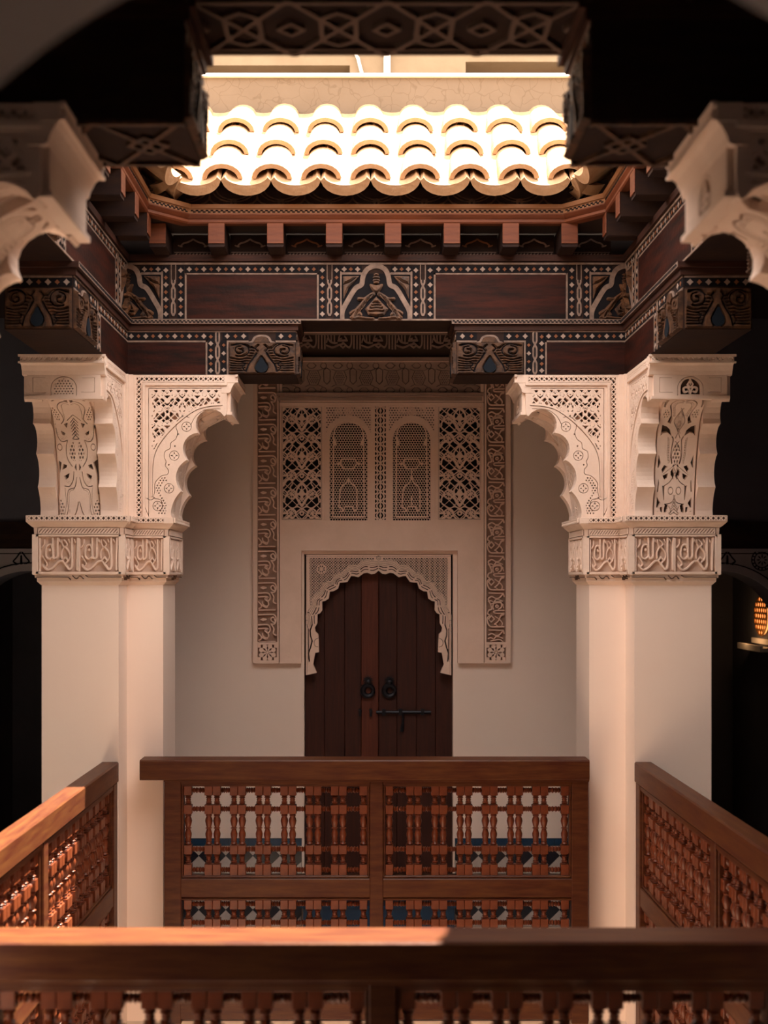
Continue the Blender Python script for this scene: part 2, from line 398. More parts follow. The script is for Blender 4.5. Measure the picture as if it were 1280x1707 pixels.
struct(mb.build('floor', M['floor']), 'tiled floor of the upper gallery around the open court', 'floor')
BT = .28                       # thickness of the timber beams
mb = MB(); ring_slab(mb, CEIL, CEIL + .12, X0 - .2, X1 + .2, -2.2, 10.2, XL - BT, XR + BT, YN - BT, YF + BT)
struct(mb.build('ceiling', M['ceil']), 'dark board ceiling of the gallery', 'ceiling')
# the storey below the gallery
mb = MB(); zz = -4.0
mb.box(XL - .3, XL - .02, YN - .3, YF + .3, zz, -.22); mb.box(XR + .02, XR + .3, YN - .3, YF + .3, zz, -.22)
mb.box(XL, XR, YN - .3, YN - .02, zz, -.22); mb.box(XL, XR, YF + .02, YF + .3, zz, -.22)
struct(mb.build('wall_court', M['court']), 'plaster walls of the storey below the gallery', 'wall')
sbox('floor_court', M['court'], 'paved court floor far below the gallery', (XL - .3, XR + .3, YN - .3, YF + .3, zz - .1, zz), cat='floor')

# ---------------------------------------------------------------- ornament vocabulary
def _cell():
    # one repeat of the pierced leaf tracery, 500 x 500 units, symmetric left to right, traced from the panels beside the windows
    C = Field(-250, 250, 0, 500, 5)
    for oy in (-500, 0, 500):
        for e in (1, -1):
            Q = lambda pts: [(e * x, y + oy) for x, y in pts]
            C.stroke(Q([(0,8),(30,-30),(60,-85),(95,-115),(130,-150)]), 34, 16, sm=4); C.ring(e * 132, oy - 145, 56, 15); C.ring(e * 132, oy + 108, 56, 15)
            C.stroke(Q([(132,108),(165,150),(205,175),(240,235)]), 16, 34, sm=4); C.stroke(Q([(250,-70),(225,-40),(215,-110),(190,-150),(215,-190),(250,-200)]), 13, sm=4)
            C.stroke(Q([(0,210),(40,255),(70,310),(60,370),(76,400)]), 17, sm=4); C.stroke(Q([(0,40),(45,75),(76,108),(60,160),(0,200)]), 13, sm=4); C.stroke(Q([(190,108),(215,60),(250,40)]), 13, sm=3)
            C.stroke(Q([(132,165),(120,215),(150,260),(130,300)]), 13, sm=3); C.stroke(Q([(30,-60),(10,-110),(30,-160),(0,-210)]), 11, sm=3)
            C.stroke(Q([(180,-150),(210,-120),(250,-150)]), 9); C.stroke(Q([(215,-20),(170,15),(120,40),(60,20),(0,45)]), 12, sm=3)
            for a in range(0, 360, 45):
                for cy in (-145, 108): C.stroke(Q([(132, cy), (132 + 52 * math.cos(math.radians(a)), cy + 52 * math.sin(math.radians(a)))]), 7)
        C.ring(0, oy + 110, 22, 15); C.stroke([(-40, oy + 352), (40, oy + 352)], 24, sm=0); C.stroke([(-22, oy + 352), (22, oy + 352)], 40); C.stroke([(0, oy + 220), (0, oy + 440)], 8)
        for x in (-250, 250): C.stroke([(x - 40, oy + 108), (x + 40, oy + 108)], 22)
    d = np.minimum(tri(C.U + C.V, 125.0), tri(C.U - C.V, 125.0)) * .7071
    C.F = np.maximum(C.F, 3.4 - d)
    return C
CELL = _cell()
def arabesque(U, V, p, thin=0.0):
    # tiled lookup of the traced cell, p = size of a repeat; result in the same unit as p (solid above zero)
    x = ((U / p + .5) % 1.0) * (CELL.nu - 1); y = ((V / p) % 1.0) * (CELL.nv - 1)
    i = np.clip(x.astype(int), 0, CELL.nu - 2); j = np.clip(y.astype(int), 0, CELL.nv - 2); a, b = x - i, y - j; G = np.maximum(CELL.F, -30)
    return ((G[i, j] * (1 - a) + G[i + 1, j] * a) * (1 - b) + (G[i, j + 1] * (1 - a) + G[i + 1, j + 1] * a) * b + thin) * p / 500.0
def grapes(U, V, p, w):
    # triangular net of small round holes
    q = p * .866; a = V / q; r = np.floor(a); best = np.full(U.shape, 1e9)
    for dr in (-1, 0, 1, 2):
        rr = r + dr; off = (rr % 2) * p / 2; x = (U - off) / p; x = np.abs(x - np.round(x)) * p
        best = np.minimum(best, np.hypot(x, V - rr * q))
    return best - (p / 2 - w / 2)                                     # solid above zero

AL = [((1185,195),(1182,300),(1180,430)), ((825,200),(824,320),(826,440))]
def script_right(F_, ox, oy, k, w, cut=False):
    # one repeat of the carved phrase of the capital bands, traced from the stucco (origin at its left top, k = scale)
    T = lambda pts: [(ox + (x - 825) * k, oy + (y - 190) * k) for x, y in pts]
    S = lambda pts, ww=1.0, w2=None, sm=4: F_.stroke(T(pts), w * ww, None if w2 is None else w * w2, cut, sm=sm)
    S([(1185,195),(1180,320),(1178,430)], 1.3); S([(1130,195),(1128,300),(1130,400),(1105,428),(1080,405),(1063,386)], 1.25)
    S([(1065,336),(1092,362),(1066,388),(1040,362),(1065,336)], .9, sm=0); S([(1040,362),(1000,372),(945,418),(895,432),(858,402)], 1.1)
    S([(1052,205),(1082,238),(1054,262),(1036,232),(1032,205)], .7); S([(1060,255),(1098,290),(1112,330),(1098,362)], .8); S([(1050,262),(1030,300),(1030,345)], .8)
    S([(996,195),(992,270),(990,330),(965,345),(950,325),(948,195)], 1.15); S([(948,330),(915,350),(885,332),(884,280),(900,248),(930,240),(940,262)], .95)
    S([(870,205),(866,240),(845,262)], .8); S([(850,330),(868,350),(892,388),(872,408),(855,392)], .8); S([(825,200),(824,440)], 1.25)
    F_.disc(*T([(920,280)])[0], w * .8, cut); F_.disc(*T([(1012,212)])[0], w * .6, cut)
    for x in (1148, 1010, 1095): F_.stroke(T([(x,200),(x+12,222)]), w * .6, cut=cut)
RC = dict(k=1.0)
def strip_right(F_, ox, oy, k, w):
    # repeat of the right hand inscription strip (letters lie on their side), height 400 units
    T = lambda pts: [(ox + (x - 60) * k, oy + (y - 680) * k) for x, y in pts]
    S = lambda pts, ww=1.0, sm=4, cl=False: F_.stroke(T(pts), w * ww, closed=cl, sm=sm)
    S([(248,912),(170,912),(105,908),(76,870),(70,820),(95,790),(72,770)]); S([(115,792),(146,828),(112,862),(84,828)], .8, 0, True)
    S([(242,950),(90,946)], .9, 0); S([(72,770),(85,735),(118,718),(100,660),(80,612),(98,596)]); S([(252,735),(160,738),(140,750),(160,764),(252,764)], .9)
    F_.ring(*T([(175,690)])[0], 13 * k, w * .8); S([(222,655),(205,640),(150,646),(130,688),(138,722)], .9); S([(222,655),(222,700),(190,722)], .8)
    S([(155,800),(200,832),(232,872),(225,905)], .8); S([(150,885),(190,850),(215,800),(250,780)], .8); S([(215,790),(238,772)], .8)
    S([(85,1000),(120,985),(160,1005),(200,1000),(240,960),(252,985)], .9); S([(80,1040),(110,1030),(140,1045),(170,1015),(235,1035)], .8); S([(110,1065),(200,1050),(240,1075)], .8)
    S([(150,880),(185,905)], .7, 0); F_.stroke(T([(235, 600 + 80), (246, 705)]), w * .6)
def strip_left(F_, ox, oy, k, w):
    # repeat of the left hand inscription strip, height 333 units
    T = lambda pts: [(ox + (x - 95) * k, oy + (y - 495) * k) for x, y in pts]
    S = lambda pts, ww=1.0, sm=4, cl=False: F_.stroke(T(pts), w * ww, closed=cl, sm=sm)
    S([(100,500),(210,497),(268,500),(292,535),(285,580),(250,575),(235,545),(262,525),(285,575),(270,600),(240,598)]); S([(238,598),(268,650),(262,700),(290,722)])
    F_.poly(T([(118,550),(150,535),(190,545),(190,556),(150,568)])); S([(100,610),(190,606),(222,625),(228,665),(205,695),(178,680)]); S([(102,650),(180,646),(205,655)], .9)
    S([(100,700),(130,735),(128,762),(105,775)], .9); S([(205,695),(210,735),(185,750),(150,730),(145,700)], .9); F_.ring(*T([(182,672)])[0], 12 * k, w * .7)
    S([(108,792),(280,790)], .95, 0); S([(130,735),(180,765),(200,758)], .8)
def frieze_script(F_, ox, oy, k, w):
    # repeat of the dark inscription frieze above the windows; 235 units wide, 100 high
    T = lambda pts: [(ox + x * k, oy + y * k) for x, y in pts]
    S = lambda pts, ww=1.0, sm=4: F_.stroke(T(pts), w * ww, sm=sm)
    S([(8,10),(8,95)], 1.1, 0); S([(28,10),(28,95)], 1.1, 0); S([(48,10),(60,45),(90,60),(110,58)]); S([(70,10),(72,50)], 1, 0); S([(92,10),(92,55)], 1, 0)
    S([(40,75),(80,88),(120,72),(150,66)]); S([(118,44),(175,42)], 1.3, 0); S([(150,56),(168,74),(150,90),(132,76),(150,56)], .9, 0); S([(168,74),(190,88),(205,60),(205,8)], 1, 3)
    S([(128,10),(120,32),(140,28)], .8); S([(222,10),(222,92)], 1.1, 0); S([(160,14),(172,30)], .8, 0); S([(45,30),(40,55)], .8, 0)
def mir(pts, c=0.0): return [(2 * c - x, y) for x, y in pts]

def soffit_panel(kind):
    # carved leaf ornament of the bracket fronts, p in [-1,1], q in [0,1] from the top; traced from the two brackets
    F_ = Field(-1, 1, 0, 4.8, .017); s = 4.8
    if kind == 'right':
        def N(pts, both=False): return [((x - (470 - (y - 150) / 1405 * 85)) / 292, (y - 150) / 1405 * s) for x, y in pts]
    else:
        def N(pts, both=False): return [((x - (375 + (y - 400) / 1180 * 62)) / 262, (y - 400) / 1180 * s) for x, y in pts]
    def both(fn, pts, *a, **k):
        n = N(pts); fn(n, *a, **k); fn([(-x, y) for x, y in n], *a, **k)
    St = lambda pts, w, w2=None, cut=False, sm=5: both(F_.stroke, pts, w, w2, cut, sm=sm)
    Po = lambda pts, cut=False, sm=5: both(F_.poly, pts, cut, sm)
    def Ci(x, y, r, w, cut=True):
        n = N([(x, y)])[0]
        for e in (1, -1):
            (F_.ring(e * n[0], n[1], r, w, cut) if w else F_.disc(e * n[0], n[1], r, cut))
    def net(region, p=.13, w=.055):
        # pierced net inside a closed outline
        for e in (1, -1):
            n = [(e * x, y) for x, y in N(region)]; n = smooth(n, 5, True); a = np.array(n)
            k_ = F_.win(a[:, 0].min(), a[:, 0].max(), a[:, 1].min(), a[:, 1].max())
            if k_ is None: continue
            g = F_.polyval(n, k_); h = grapes(F_.U[k_], F_.V[k_], p, w)
            F_.F[k_] = np.where(g > 0, np.minimum(np.maximum(F_.F[k_], g), h), F_.F[k_])
    F_.box(-1, 1, 0, s)
    V = lambda *pts: Po(list(pts), True, 0)
    G = lambda pts, w=.04: St(pts, w, cut=True)
    if kind == 'right':
        V((700,215),(765,158),(752,240),(735,330),(712,335),(716,270)); V((500,150),(610,150),(560,168))
        G([(478,228),(560,214),(628,252),(645,305),(604,400),(586,455)], .055); G([(480,250),(550,244),(596,275),(600,320),(566,400),(545,480)], .02); G([(480,262),(540,262),(574,290),(576,330),(548,400),(528,470)], .02)
        for i in range(9): t = i / 8; G([(548 + 40 * math.sin(t * 2.6) - 30 * t, 262 + t * 200), (566 + 40 * math.sin(t * 2.6) - 26 * t, 264 + t * 200)], .016)
        net([(612,450),(640,395),(700,370),(702,470),(650,495)]); V((586,440),(602,492),(622,545),(572,562),(558,500))
        V((528,694),(560,630),(620,592),(690,575),(692,690),(660,662),(600,656),(550,682))
        G([(440,352),(482,430),(524,535),(462,620),(402,712)], .035); G([(440,395),(475,450),(500,535),(450,610),(404,670)], .018)
        for i in range(5): G([(425 + i * 13, 440 + i * 28), (416 + i * 8, 560 + i * 16)], .02)
        G([(520,700),(496,730),(502,800),(503,900),(478,968)], .05); G([(560,715),(546,800),(540,880),(512,960)], .02); G([(580,705),(566,800),(560,880),(530,970)], .02)
        for i in range(9): G([(548 - i * 3, 735 + i * 25), (566 - i * 3, 737 + i * 25)], .016)
        net([(405,765),(450,800),(480,870),(462,940),(395,962),(394,850)], .15, .055); G([(405,745),(462,800),(492,880),(470,965)], .022)
        V((385,1040),(412,1090),(385,1135),(358,1090)); V((388,975),(400,992),(388,1008),(376,992)); V((455,1012),(486,1050),(476,1100),(440,1050)); V((535,1000),(590,985),(624,1030),(600,1065)); V((520,1065),(600,1092),(562,1135),(528,1115))
        V((640,962),(684,880),(684,1010),(668,1010)); V((655,1120),(664,1250),(645,1250),(640,1165)); V((556,1195),(592,1188),(566,1300),(552,1345),(548,1290)); V((600,1362),(658,1300),(656,1410),(630,1400)); V((480,1385),(528,1368),(542,1420),(538,1458),(500,1448)); V((566,1400),(604,1402),(590,1446),(560,1456)); V((642,1485),(658,1540),(596,1528))
        Ci(463, 1240, .12, .028); G([(392,1285),(430,1350),(500,1370),(540,1372)], .03); G([(470,1395),(440,1440),(470,1510),(560,1545)], .028); G([(480,1030),(560,1150),(640,1130),(668,1060)], .0)
        for i in range(7): G([(388, 1315 + i * 34), (425 + i * 14, 1370 + i * 32)], .026)
        for i in range(10):
            a = i * .6 - .6; G([(560 + 62 * math.cos(a), 1445 + 50 * math.sin(a)), (560 + 88 * math.cos(a), 1445 + 74 * math.sin(a))], .015)
        G([(395,965),(460,1000),(540,1045),(610,1085)], .018); G([(392,1010),(470,1140),(560,1190)], .03)
    else:
        V((382,428),(436,440),(428,482),(396,492)); V((480,425),(560,430),(600,470),(520,445)); G([(430,474),(500,488),(552,540),(556,600),(522,700),(562,745)], .04); G([(395,520),(440,500),(490,525),(505,590),(505,700)], .02)
        for i in range(8): G([(495 + i * 1.5, 535 + i * 24), (512 + i * 1.5, 533 + i * 24)], .014)
        net([(560,640),(590,575),(640,560),(645,650),(600,725),(570,700)]); V((478,738),(534,748),(500,786)); V((528,832),(584,806),(574,842),(545,850)); V((640,735),(668,800),(640,785))
        G([(642,770),(636,850),(590,902),(515,892)], .035); G([(480,715),(390,655)], .03)
        for i in range(9): a = i * .28 + .1; G([(560 + 50 * math.cos(a), 820 + 45 * math.sin(a)), (560 + 72 * math.cos(a), 820 + 70 * math.sin(a))], .013)
        for i in range(6): G([(388, 690 + i * 30), (440, 735 + i * 28)], .035)
        Ci(625, 950, .11, .028); G([(512,892),(543,960),(536,1050),(485,1112)], .035); net([(430,915),(480,925),(508,985),(488,1050),(432,1062)], .15, .055)
        V((430,1085),(458,1122),(430,1150)); V((552,1102),(600,1092),(622,1142),(562,1122)); V((622,1080),(692,1045),(692,1345),(676,1345),(660,1180)); V((660,1010),(690,1000),(690,1030)); V((528,1168),(602,1192),(582,1224),(545,1204))
        G([(470,1158),(490,1232),(542,1278),(606,1276)], .035); G([(438,1205),(470,1285),(560,1312),(582,1400),(582,1480),(645,1572)], .03); G([(455,1230),(480,1300),(545,1325),(562,1400),(560,1500)], .016)
        for i in range(8): a = i * .3 + .3; G([(545 + 45 * math.cos(a), 1195 + 40 * math.sin(a)), (545 + 66 * math.cos(a), 1195 + 66 * math.sin(a))], .013)
        net([(622,1440),(660,1395),(692,1390),(692,1545),(650,1540)]); G([(606,1290),(600,1420),(650,1570)], .022); G([(435,1408),(480,1500),(565,1578)], .04); G([(440,880),(388,884)], .03)
    return F_.relief()

# ---------------------------------------------------------------- the corner piers with their carved brackets
def c2(cx, cy):
    # a point of the traced right bracket -> (distance from the court corner, height above eye level)
    return (1.285 - (860 + cx / 6.32 - PX) * .002985, (PY - 610 - cy / 6.32) * .002985)
HT = 1.015                                                             # top of the bracket above eye level
cusps = [(.218, .328), (.269, .436), (.299, .592), (.353, .727), (.484, .809)]
bulge = [(.236, .392), (.248, .534), (.290, .690), (.398, .842)]
prof = [(0, .27), (.225, .27), (.225, .285)]
for i in range(4): prof += arc3(cusps[i], bulge[i], cusps[i + 1], 9)[(0 if i == 0 else 1):]
prof += [(.492, .815), (.497, .83), (.497, .93), (.50, .93), (.50, HT), (0, HT)]
PROF = prof
soffit_curve = smooth([(.185, .272), (.200, .40), (.222, .53), (.262, .67), (.330, .79), (.455, .86)], 5)
def bracket_face():
    F_ = Field(0, .52, .262, HT + .006, .0021)
    F_.poly(PROF)
    U, V = F_.U, F_.V
    ang = lambda a, b, c, d: F_.polyval([(a, c), (b, c), (b, d), (a, d)], (slice(None), slice(None)))
    # hatched borders: upright, top and foot
    for bx, p in ((( .047, .070, .30, .99), .0245), ((.047, .495, .985, 1.006), .0245), ((.047, .205, .277, .297), .0245)):
        b = F_.polyval([(bx[0], bx[2]), (bx[1], bx[2]), (bx[1], bx[3]), (bx[0], bx[3])], (slice(None), slice(None)))
        cx = (bx[0] + bx[1]) / 2 if bx[1] - bx[0] < .1 else 0; cz = (bx[2] + bx[3]) / 2 if cx == 0 else 0
        h = hatch(U - cx, V - cz, p, .0052)
        F_.F = np.where(b > 0, np.minimum(F_.F, np.maximum(h, -b)), F_.F)
    # arabesque spandrel
    arc = [c2(*q) for q in ((165,395),(300,408),(420,445),(560,528),(700,650),(800,770),(865,890),(893,960))]
    sp = [c2(893, 250), c2(165, 250)] + [tuple(q) for q in smooth(arc, 4)]
    g = F_.polyval(sp, (slice(None), slice(None)))
    a = arabesque(U - .125, .95 - V, .150, 3.5)
    F_.F = np.where(g > 0, np.minimum(F_.F, np.maximum(a, -(g - .001))), F_.F)
    # grooves: mitred frame lines, arch line, wavy line with eyes, rosettes
    for q in (.078, .108): F_.stroke([(q, .31), (q, .978 - (q - .078)), (.50, .978 - (q - .078))], .0028, cut=True)
    F_.stroke([c2(*q) for q in ((150,418),(300,430),(430,470),(560,560),(690,680),(790,800),(850,910),(880,1060),(885,1380))], .0032, cut=True, sm=5)
    F_.stroke([c2(*q) for q in ((170,452),(320,460),(420,520),(470,600),(480,640))], .0028, cut=True, sm=5)
    F_.stroke([c2(*q) for q in ((500,545),(560,530),(620,580),(635,650),(620,700),(640,770),(690,810),(700,870),(750,900),(760,960),(740,1010),(750,1050),(720,1090),(725,1140),(790,1160),(855,1230),(860,1320),(870,1390),(800,1410),(780,1450))], .0032, cut=True, sm=5)
    F_.stroke([c2(*q) for q in ((860,1385),(905,1415),(970,1385),(975,1450),(930,1570))], .003, cut=True, sm=5)
    for x, y in ((612,720),(648,845),(712,1042)): F_.disc(*c2(x, y), .0042, True)
    for x, y in ((525,640),(655,945),(710,1290),(830,1475)):
        cx, cz = c2(x, y); F_.ring(cx, cz, .0235, .003, True); F_.star(cx, cz, .0195, 4, True, .25, .34); F_.star(cx, cz, .012, 8, True, .55, .3)
    # dotted leaf
    lf = [c2(*q) for q in ((740,1165),(800,1180),(850,1250),(850,1330),(800,1390),(770,1440),(800,1500),(840,1560),(740,1560),(735,1450),(800,1350),(790,1260),(730,1210))]
    g = F_.polyval(lf, (slice(None), slice(None))); h = grapes(U, V, .0145, .0065)
    F_.F = np.where(g > 0, np.minimum(F_.F, h), F_.F)
    return F_.relief()
REL_FACE = bracket_face()
REL_SOFF = {k: soffit_panel(k) for k in ('left', 'right')}
def band_text(n_rep, length, height=.165):
    # carved phrase repeated along a band face (u right as read, v down)
    F_ = Field(0, length, 0, height, .0018)
    k = length / n_rep / 372.0; ky = height / 262.0
    T = Field(0, 372.0 * n_rep, 0, 262, 262 * .0018 / height)
    for i in range(n_rep): script_right(T, 4 + 372 * i, 6, 1.0, 15)
    T.F = np.maximum(T.F, -9); V_ = []; f = []; n0 = 0
    for d_, z0_, z1_ in ((0, 0, .62), (2.2, .62, .86), (4.2, .86, 1.0)):
        uvw, q = shrunk(T, d_).relief(); uvw = uvw.copy(); uvw[:, 0] *= k; uvw[:, 1] *= ky; uvw[:, 2] = z0_ + uvw[:, 2] * (z1_ - z0_)
        V_.append(uvw); f += [tuple(i + n0 for i in t) for t in q]; n0 += len(uvw)
    return np.vstack(V_), f
REL_TXT = {(n, L): band_text(n, L) for n, L in ((2, .375), (1, .185), (1, .20))}
def lozenge_strip(length, h=.022, p=.0245):
    F_ = Field(0, length, 0, h, .0021); F_.box(0, length, 0, h); g = F_.F.copy()
    hh = hatch(F_.U, F_.V - h / 2, p, .0052); F_.F = np.where(g > .0035, np.minimum(g, hh), g); return F_.relief()
def leaf_strip(length, h=.028):
    F_ = Field(0, length, 0, h, .0021); F_.box(0, length, 0, h); g = F_.F.copy()
    hh = tri(F_.U + F_.V * .8, .0145) - .0026; F_.F = np.where(g > .004, np.minimum(g, hh), g); return F_.relief()
REL_LOZ = {L: lozenge_strip(L) for L in (.40, .36)}
REL_LEAF = {L: leaf_strip(L) for L in (.36, .18)}

def pier(sx, far, label, kind):
    base_z = 0.0
    cy = YF if far else YN; sy = 1 if far else -1
    def W(a, b, z): return np.column_stack([XC + sx * (HX + np.asarray(a, float)), cy + sy * np.asarray(b, float), np.asarray(z, float) + 0 * np.asarray(a, float)])
    root = thing('corner_pier', label, 'pillar', (XC + sx * (HX + .2), cy + sy * .2, 0), 'plaster piers at the corners of the court')
    L = [(0, -.20, 1, 1), (0, 0, 1, 1), (-.18, 0, 1, 1), (-.18, .37, 1, -1), (.37, .37, -1, -1), (.37, -.20, -1, 1)]
    # outline corners with the direction in which they grow when the moulding projects
    G = [(-1, -1), (-1, -1), (-1, -1), (-1, 1), (1, 1), (1, -1)]
    def lring(d, z): return W([p[0] + g[0] * d for p, g in zip(L, G)], [p[1] + g[1] * d for p, g in zip(L, G)], [z] * 6)
    mb = MB(); mb.rings([lring(0, 0), lring(0, EYE - .012)]); mb.build('shaft', M['plaster'], root)
    mb = MB(); e = EYE
    mb.rings([lring(.002, e - .03), lring(.018, e - .012), lring(.018, e + .004), lring(.026, e + .006), lring(.026, e + .018), lring(.034, e + .02), lring(.034, e + .026)]); mb.build('necking', M['carved'], root)
    mb = MB(); mb.rings([lring(.018, e + .024), lring(.018, e + .212)]); mb.build('band_ground', M['patina2'], root)
    mb = MB(); mb.rings([lring(.018, e + .208), lring(.038, e + .212), lring(.028, e + .213), lring(.03, e + .245), lring(.038, e + .25), lring(.056, e + .268), lring(.060, e + .274), lring(.060, e + .302), lring(.045, e + .304), lring(.0, e + .306)]); mb.build('cornice', M['carved'], root)
    mb = MB(); mb.rings([lring(-.03, e + .29), lring(-.03, e + HT)]); mb.build('capital_core', M['carved'], root)
    # grooves with a zigzag on the necking
    # band faces: (origin a,b at the left as seen from outside, direction, outward)
    faces = []
    d = .018
    def face(p, q, n): faces.append((p, q, n))
    face((.37 + d, -.20 - d), (0 - d, -.20 - d), (0, -1)); face((0 - d, -.20 - d), (0 - d, 0 - d), (-1, 0)); face((0 - d, -d), (-.18 - d, -d), (0, -1)); face((-.18 - d, -d), (-.18 - d, .37 + d), (-1, 0)); face((-.18 - d, .37 + d), (.37 + d, .37 + d), (0, 1))
    ground = MB(); gr2 = MB(); loz = MB(); txt = MB(); frm = MB(); leaf = MB(); zig = MB()
    for (pa, pb), (qa, qb), (na, nb) in faces:
        A = W([pa], [pb], [0])[0]; B = W([qa], [qb], [0])[0]; N_ = W([pa + na], [pb + nb], [0])[0] - A
        ln = np.linalg.norm(B - A); Nn = N_ / np.linalg.norm(N_); D = (B - A) / ln
        # text runs left to right as the viewer in front of the face sees it
        if np.cross(D, (0, 0, 1.0)).dot(Nn) < 0: A, B, D = B, A, -D
        m_ = .014
        fr = Field(0, ln, 0, .188, .004 if ln > .3 else .004); 
        frm.prism([(0, 0), (ln, 0), (ln, .009), (0, .009)], plane(A + np.array([0, 0, e + .212]), D, (0, 0, -1), Nn), 0, .019)
        frm.prism([(0, .178), (ln, .178), (ln, .188), (0, .188)], plane(A + np.array([0, 0, e + .212]), D, (0, 0, -1), Nn), 0, .019)
        frm.prism([(0, 0), (.011, 0), (.011, .188), (0, .188)], plane(A + np.array([0, 0, e + .212]), D, (0, 0, -1), Nn), 0, .019)
        frm.prism([(ln - .011, 0), (ln, 0), (ln, .188), (ln - .011, .188)], plane(A + np.array([0, 0, e + .212]), D, (0, 0, -1), Nn), 0, .019)
        inner = ln - .03
        key = (2, .375) if ln > .33 else ((1, .185) if ln < .215 else (1, .20))
        uvw, f = REL_TXT[key]; uvw = uvw.copy(); uvw[:, 0] *= inner / key[1]
        carve(txt, (uvw, f), plane(A + D * .015 + np.array([0, 0, e + .212 - .012]), D, (0, 0, -1), Nn), .017)
        lk = .36 if ln > .3 else .18; uvw, f = REL_LEAF[lk]; uvw = uvw.copy(); uvw[:, 0] *= (ln - .02) / lk
        carve(leaf, (uvw, f), plane(A + D * .01 + Nn * .013 + np.array([0, 0, e + .243]), D, (0, 0, -1), Nn), .007)
        gr = ground; gr.prism([(.006, 0), (ln - .006, 0), (ln - .006, .030), (.006, .030)], plane(A + Nn * .010 + np.array([0, 0, e + .244]), D, (0, 0, -1), Nn), 0, .0035)
        # pierced lozenge strip along the top of the cornice
        A2 = A - D * .040 + Nn * .042; L2 = ln + .080
        if (pa, pb) == (0 - d, -.20 - d) or (pa, pb) == (0 - d, -d): L2 = ln - .0; A2 = A + Nn * .042 + (D * .0 if True else 0)
        lz_ = lozenge_strip(L2 - .004, .024, .0245)
        carve(loz, lz_, plane(A2 + D * .002 + Nn * .002 + np.array([0, 0, e + .3005]), D, (0, 0, -1), Nn), .007)
        gr2.prism([(.004, .001), (L2 - .004, .001), (L2 - .004, .023), (.004, .023)], plane(A2 + Nn * .0003 + np.array([0, 0, e + .3005]), D, (0, 0, -1), Nn), 0, .0018)
        # drawn groove of the necking
        F_ = Field(0, ln, 0, .03, .0025); c = ln / 2
        F_.stroke([(0, .014), (c - .05, .014), (c - .04, .026)], .003); F_.stroke([(c - .03, .006), (c - .012, .022), (c + .006, .008), (c + .022, .022)], .003, sm=3); F_.stroke([(c + .032, .004), (c + .045, .014), (ln, .014)], .003)
        carve(zig, F_.relief(), plane(A - Nn * .0 + np.array([0, 0, e + .022]), D, (0, 0, -1), Nn), .0145)
    for ca, cb, ga, gb in ((-d, -.20 - d, -1, -1), (-.18 - d, -d, -1, -1), (-.18 - d, .37 + d, -1, 1), (.37 + d, -.20 - d, 1, -1), (.37 + d, .37 + d, 1, 1)):
        q = [(ca, cb), (ca + ga * .0185, cb), (ca + ga * .0185, cb + gb * .0185), (ca, cb + gb * .0185)]
        frm.rings([W([p_[0] for p_ in q], [p_[1] for p_ in q], [z_] * 4) for z_ in (e + .022, e + .213)])
    ground.build('leaf_ground', M['patina'], root); gr2.build('lozenge_ground', M['recess_shade'], root); loz.build('lozenge_moulding', M['carved'], root, stuff=True)  # lozenge ground is a dark sheet painted as shade in the holes
    txt.build('inscription', M['carved'], root, stuff=True); frm.build('band_frame', M['carved'], root); leaf.build('leaf_moulding', M['carved'], root, stuff=True)
    # bracket arms
    for arm in (0, 1):
        if arm == 0: A3 = lambda s, t, z: W(-np.asarray(s, float), np.asarray(t, float), z)          # runs along the beam across the picture
        else: A3 = lambda s, t, z: W(np.asarray(t, float), -np.asarray(s, float), z)                 # runs along the side beam
        br = MB()
        core = [p for p in PROF]
        def fnp(u, v, w): return A3(u, np.asarray(w), EYE + np.asarray(v))
        # two cheeks with the lobed outline
        br.prism(core, fnp, .030, .082); br.prism(core, fnp, .288, .340)
        # middle with the smooth carved soffit
        mid = [(0, .27)] + [tuple(q) for q in soffit_curve] + [(.47, .90), (.47, HT), (0, HT)]
        br.prism(mid, fnp, .08, .29)
        b_ = br.build('bracket', M['carved'], root)
        fc = MB()
        carve(fc, REL_FACE, lambda u, v, w: A3(u, -np.asarray(w) + .031, EYE + np.asarray(v)), .033)
        carve(fc, REL_FACE, lambda u, v, w: A3(u, np.asarray(w) + .339, EYE + np.asarray(v)), .031)
        so = MB()
        for t0, sg in ((.0275, -1), (.3425, 1)):
            sp_ = [(.125 if i else .125, z) for i, z in ((0, .62),)]
            for pl in ([(.118, .952), (.118, .60), (.150, .70), (.19, .79), (.26, .86), (.34, .89), (.475, .905), (.475, .952)], [(.044, .274), (.044, 1.008), (.493, 1.008), (.493, .983), (.073, .983), (.073, .299), (.21, .299), (.21, .274)]):
                so.prism(pl, lambda u, v, w: A3(u, t0 + sg * np.asarray(w), EYE + np.asarray(v)), 0, .0012)
        so.build('hole_ground', M['recess_shade'], b_)  # dark sheet painted as the shade inside the carved holes
        # raised bead round the arch and the frame
        arcp = [c2(*q) for q in ((150,408),(300,420),(425,458),(560,545),(695,665),(795,785),(858,900),(888,1010),(892,1370))]
        for t0, sg in ((-.002, -1), (.37, 1)):
            F_ = Field(.10, .50, .30, 1.0, .004); F_.stroke(arcp, .007, sm=4)
            carve(fc, F_.relief(), lambda u, v, w: A3(u, t0 + sg * np.asarray(w), EYE + np.asarray(v)), .005)
            F_ = Field(0, .52, .26, HT + .005, .004); F_.box(0, .036, .272, HT); F_.box(.079, .092, .30, .975); F_.box(.079, .50, .962, .976)
            carve(fc, F_.relief(), lambda u, v, w: A3(u, t0 + sg * np.asarray(w), EYE + np.asarray(v)), .010)
            # cavetto under the abacus
        fc.build('carved_face', M['carved'], b_, stuff=True)
        sf = MB()
        # soffit ornament follows the curve of the arch
        cur = soffit_curve; seg = np.hypot(*np.diff(cur, axis=0).T); acc = np.concatenate([[0], np.cumsum(seg)]); tot = acc[-1]
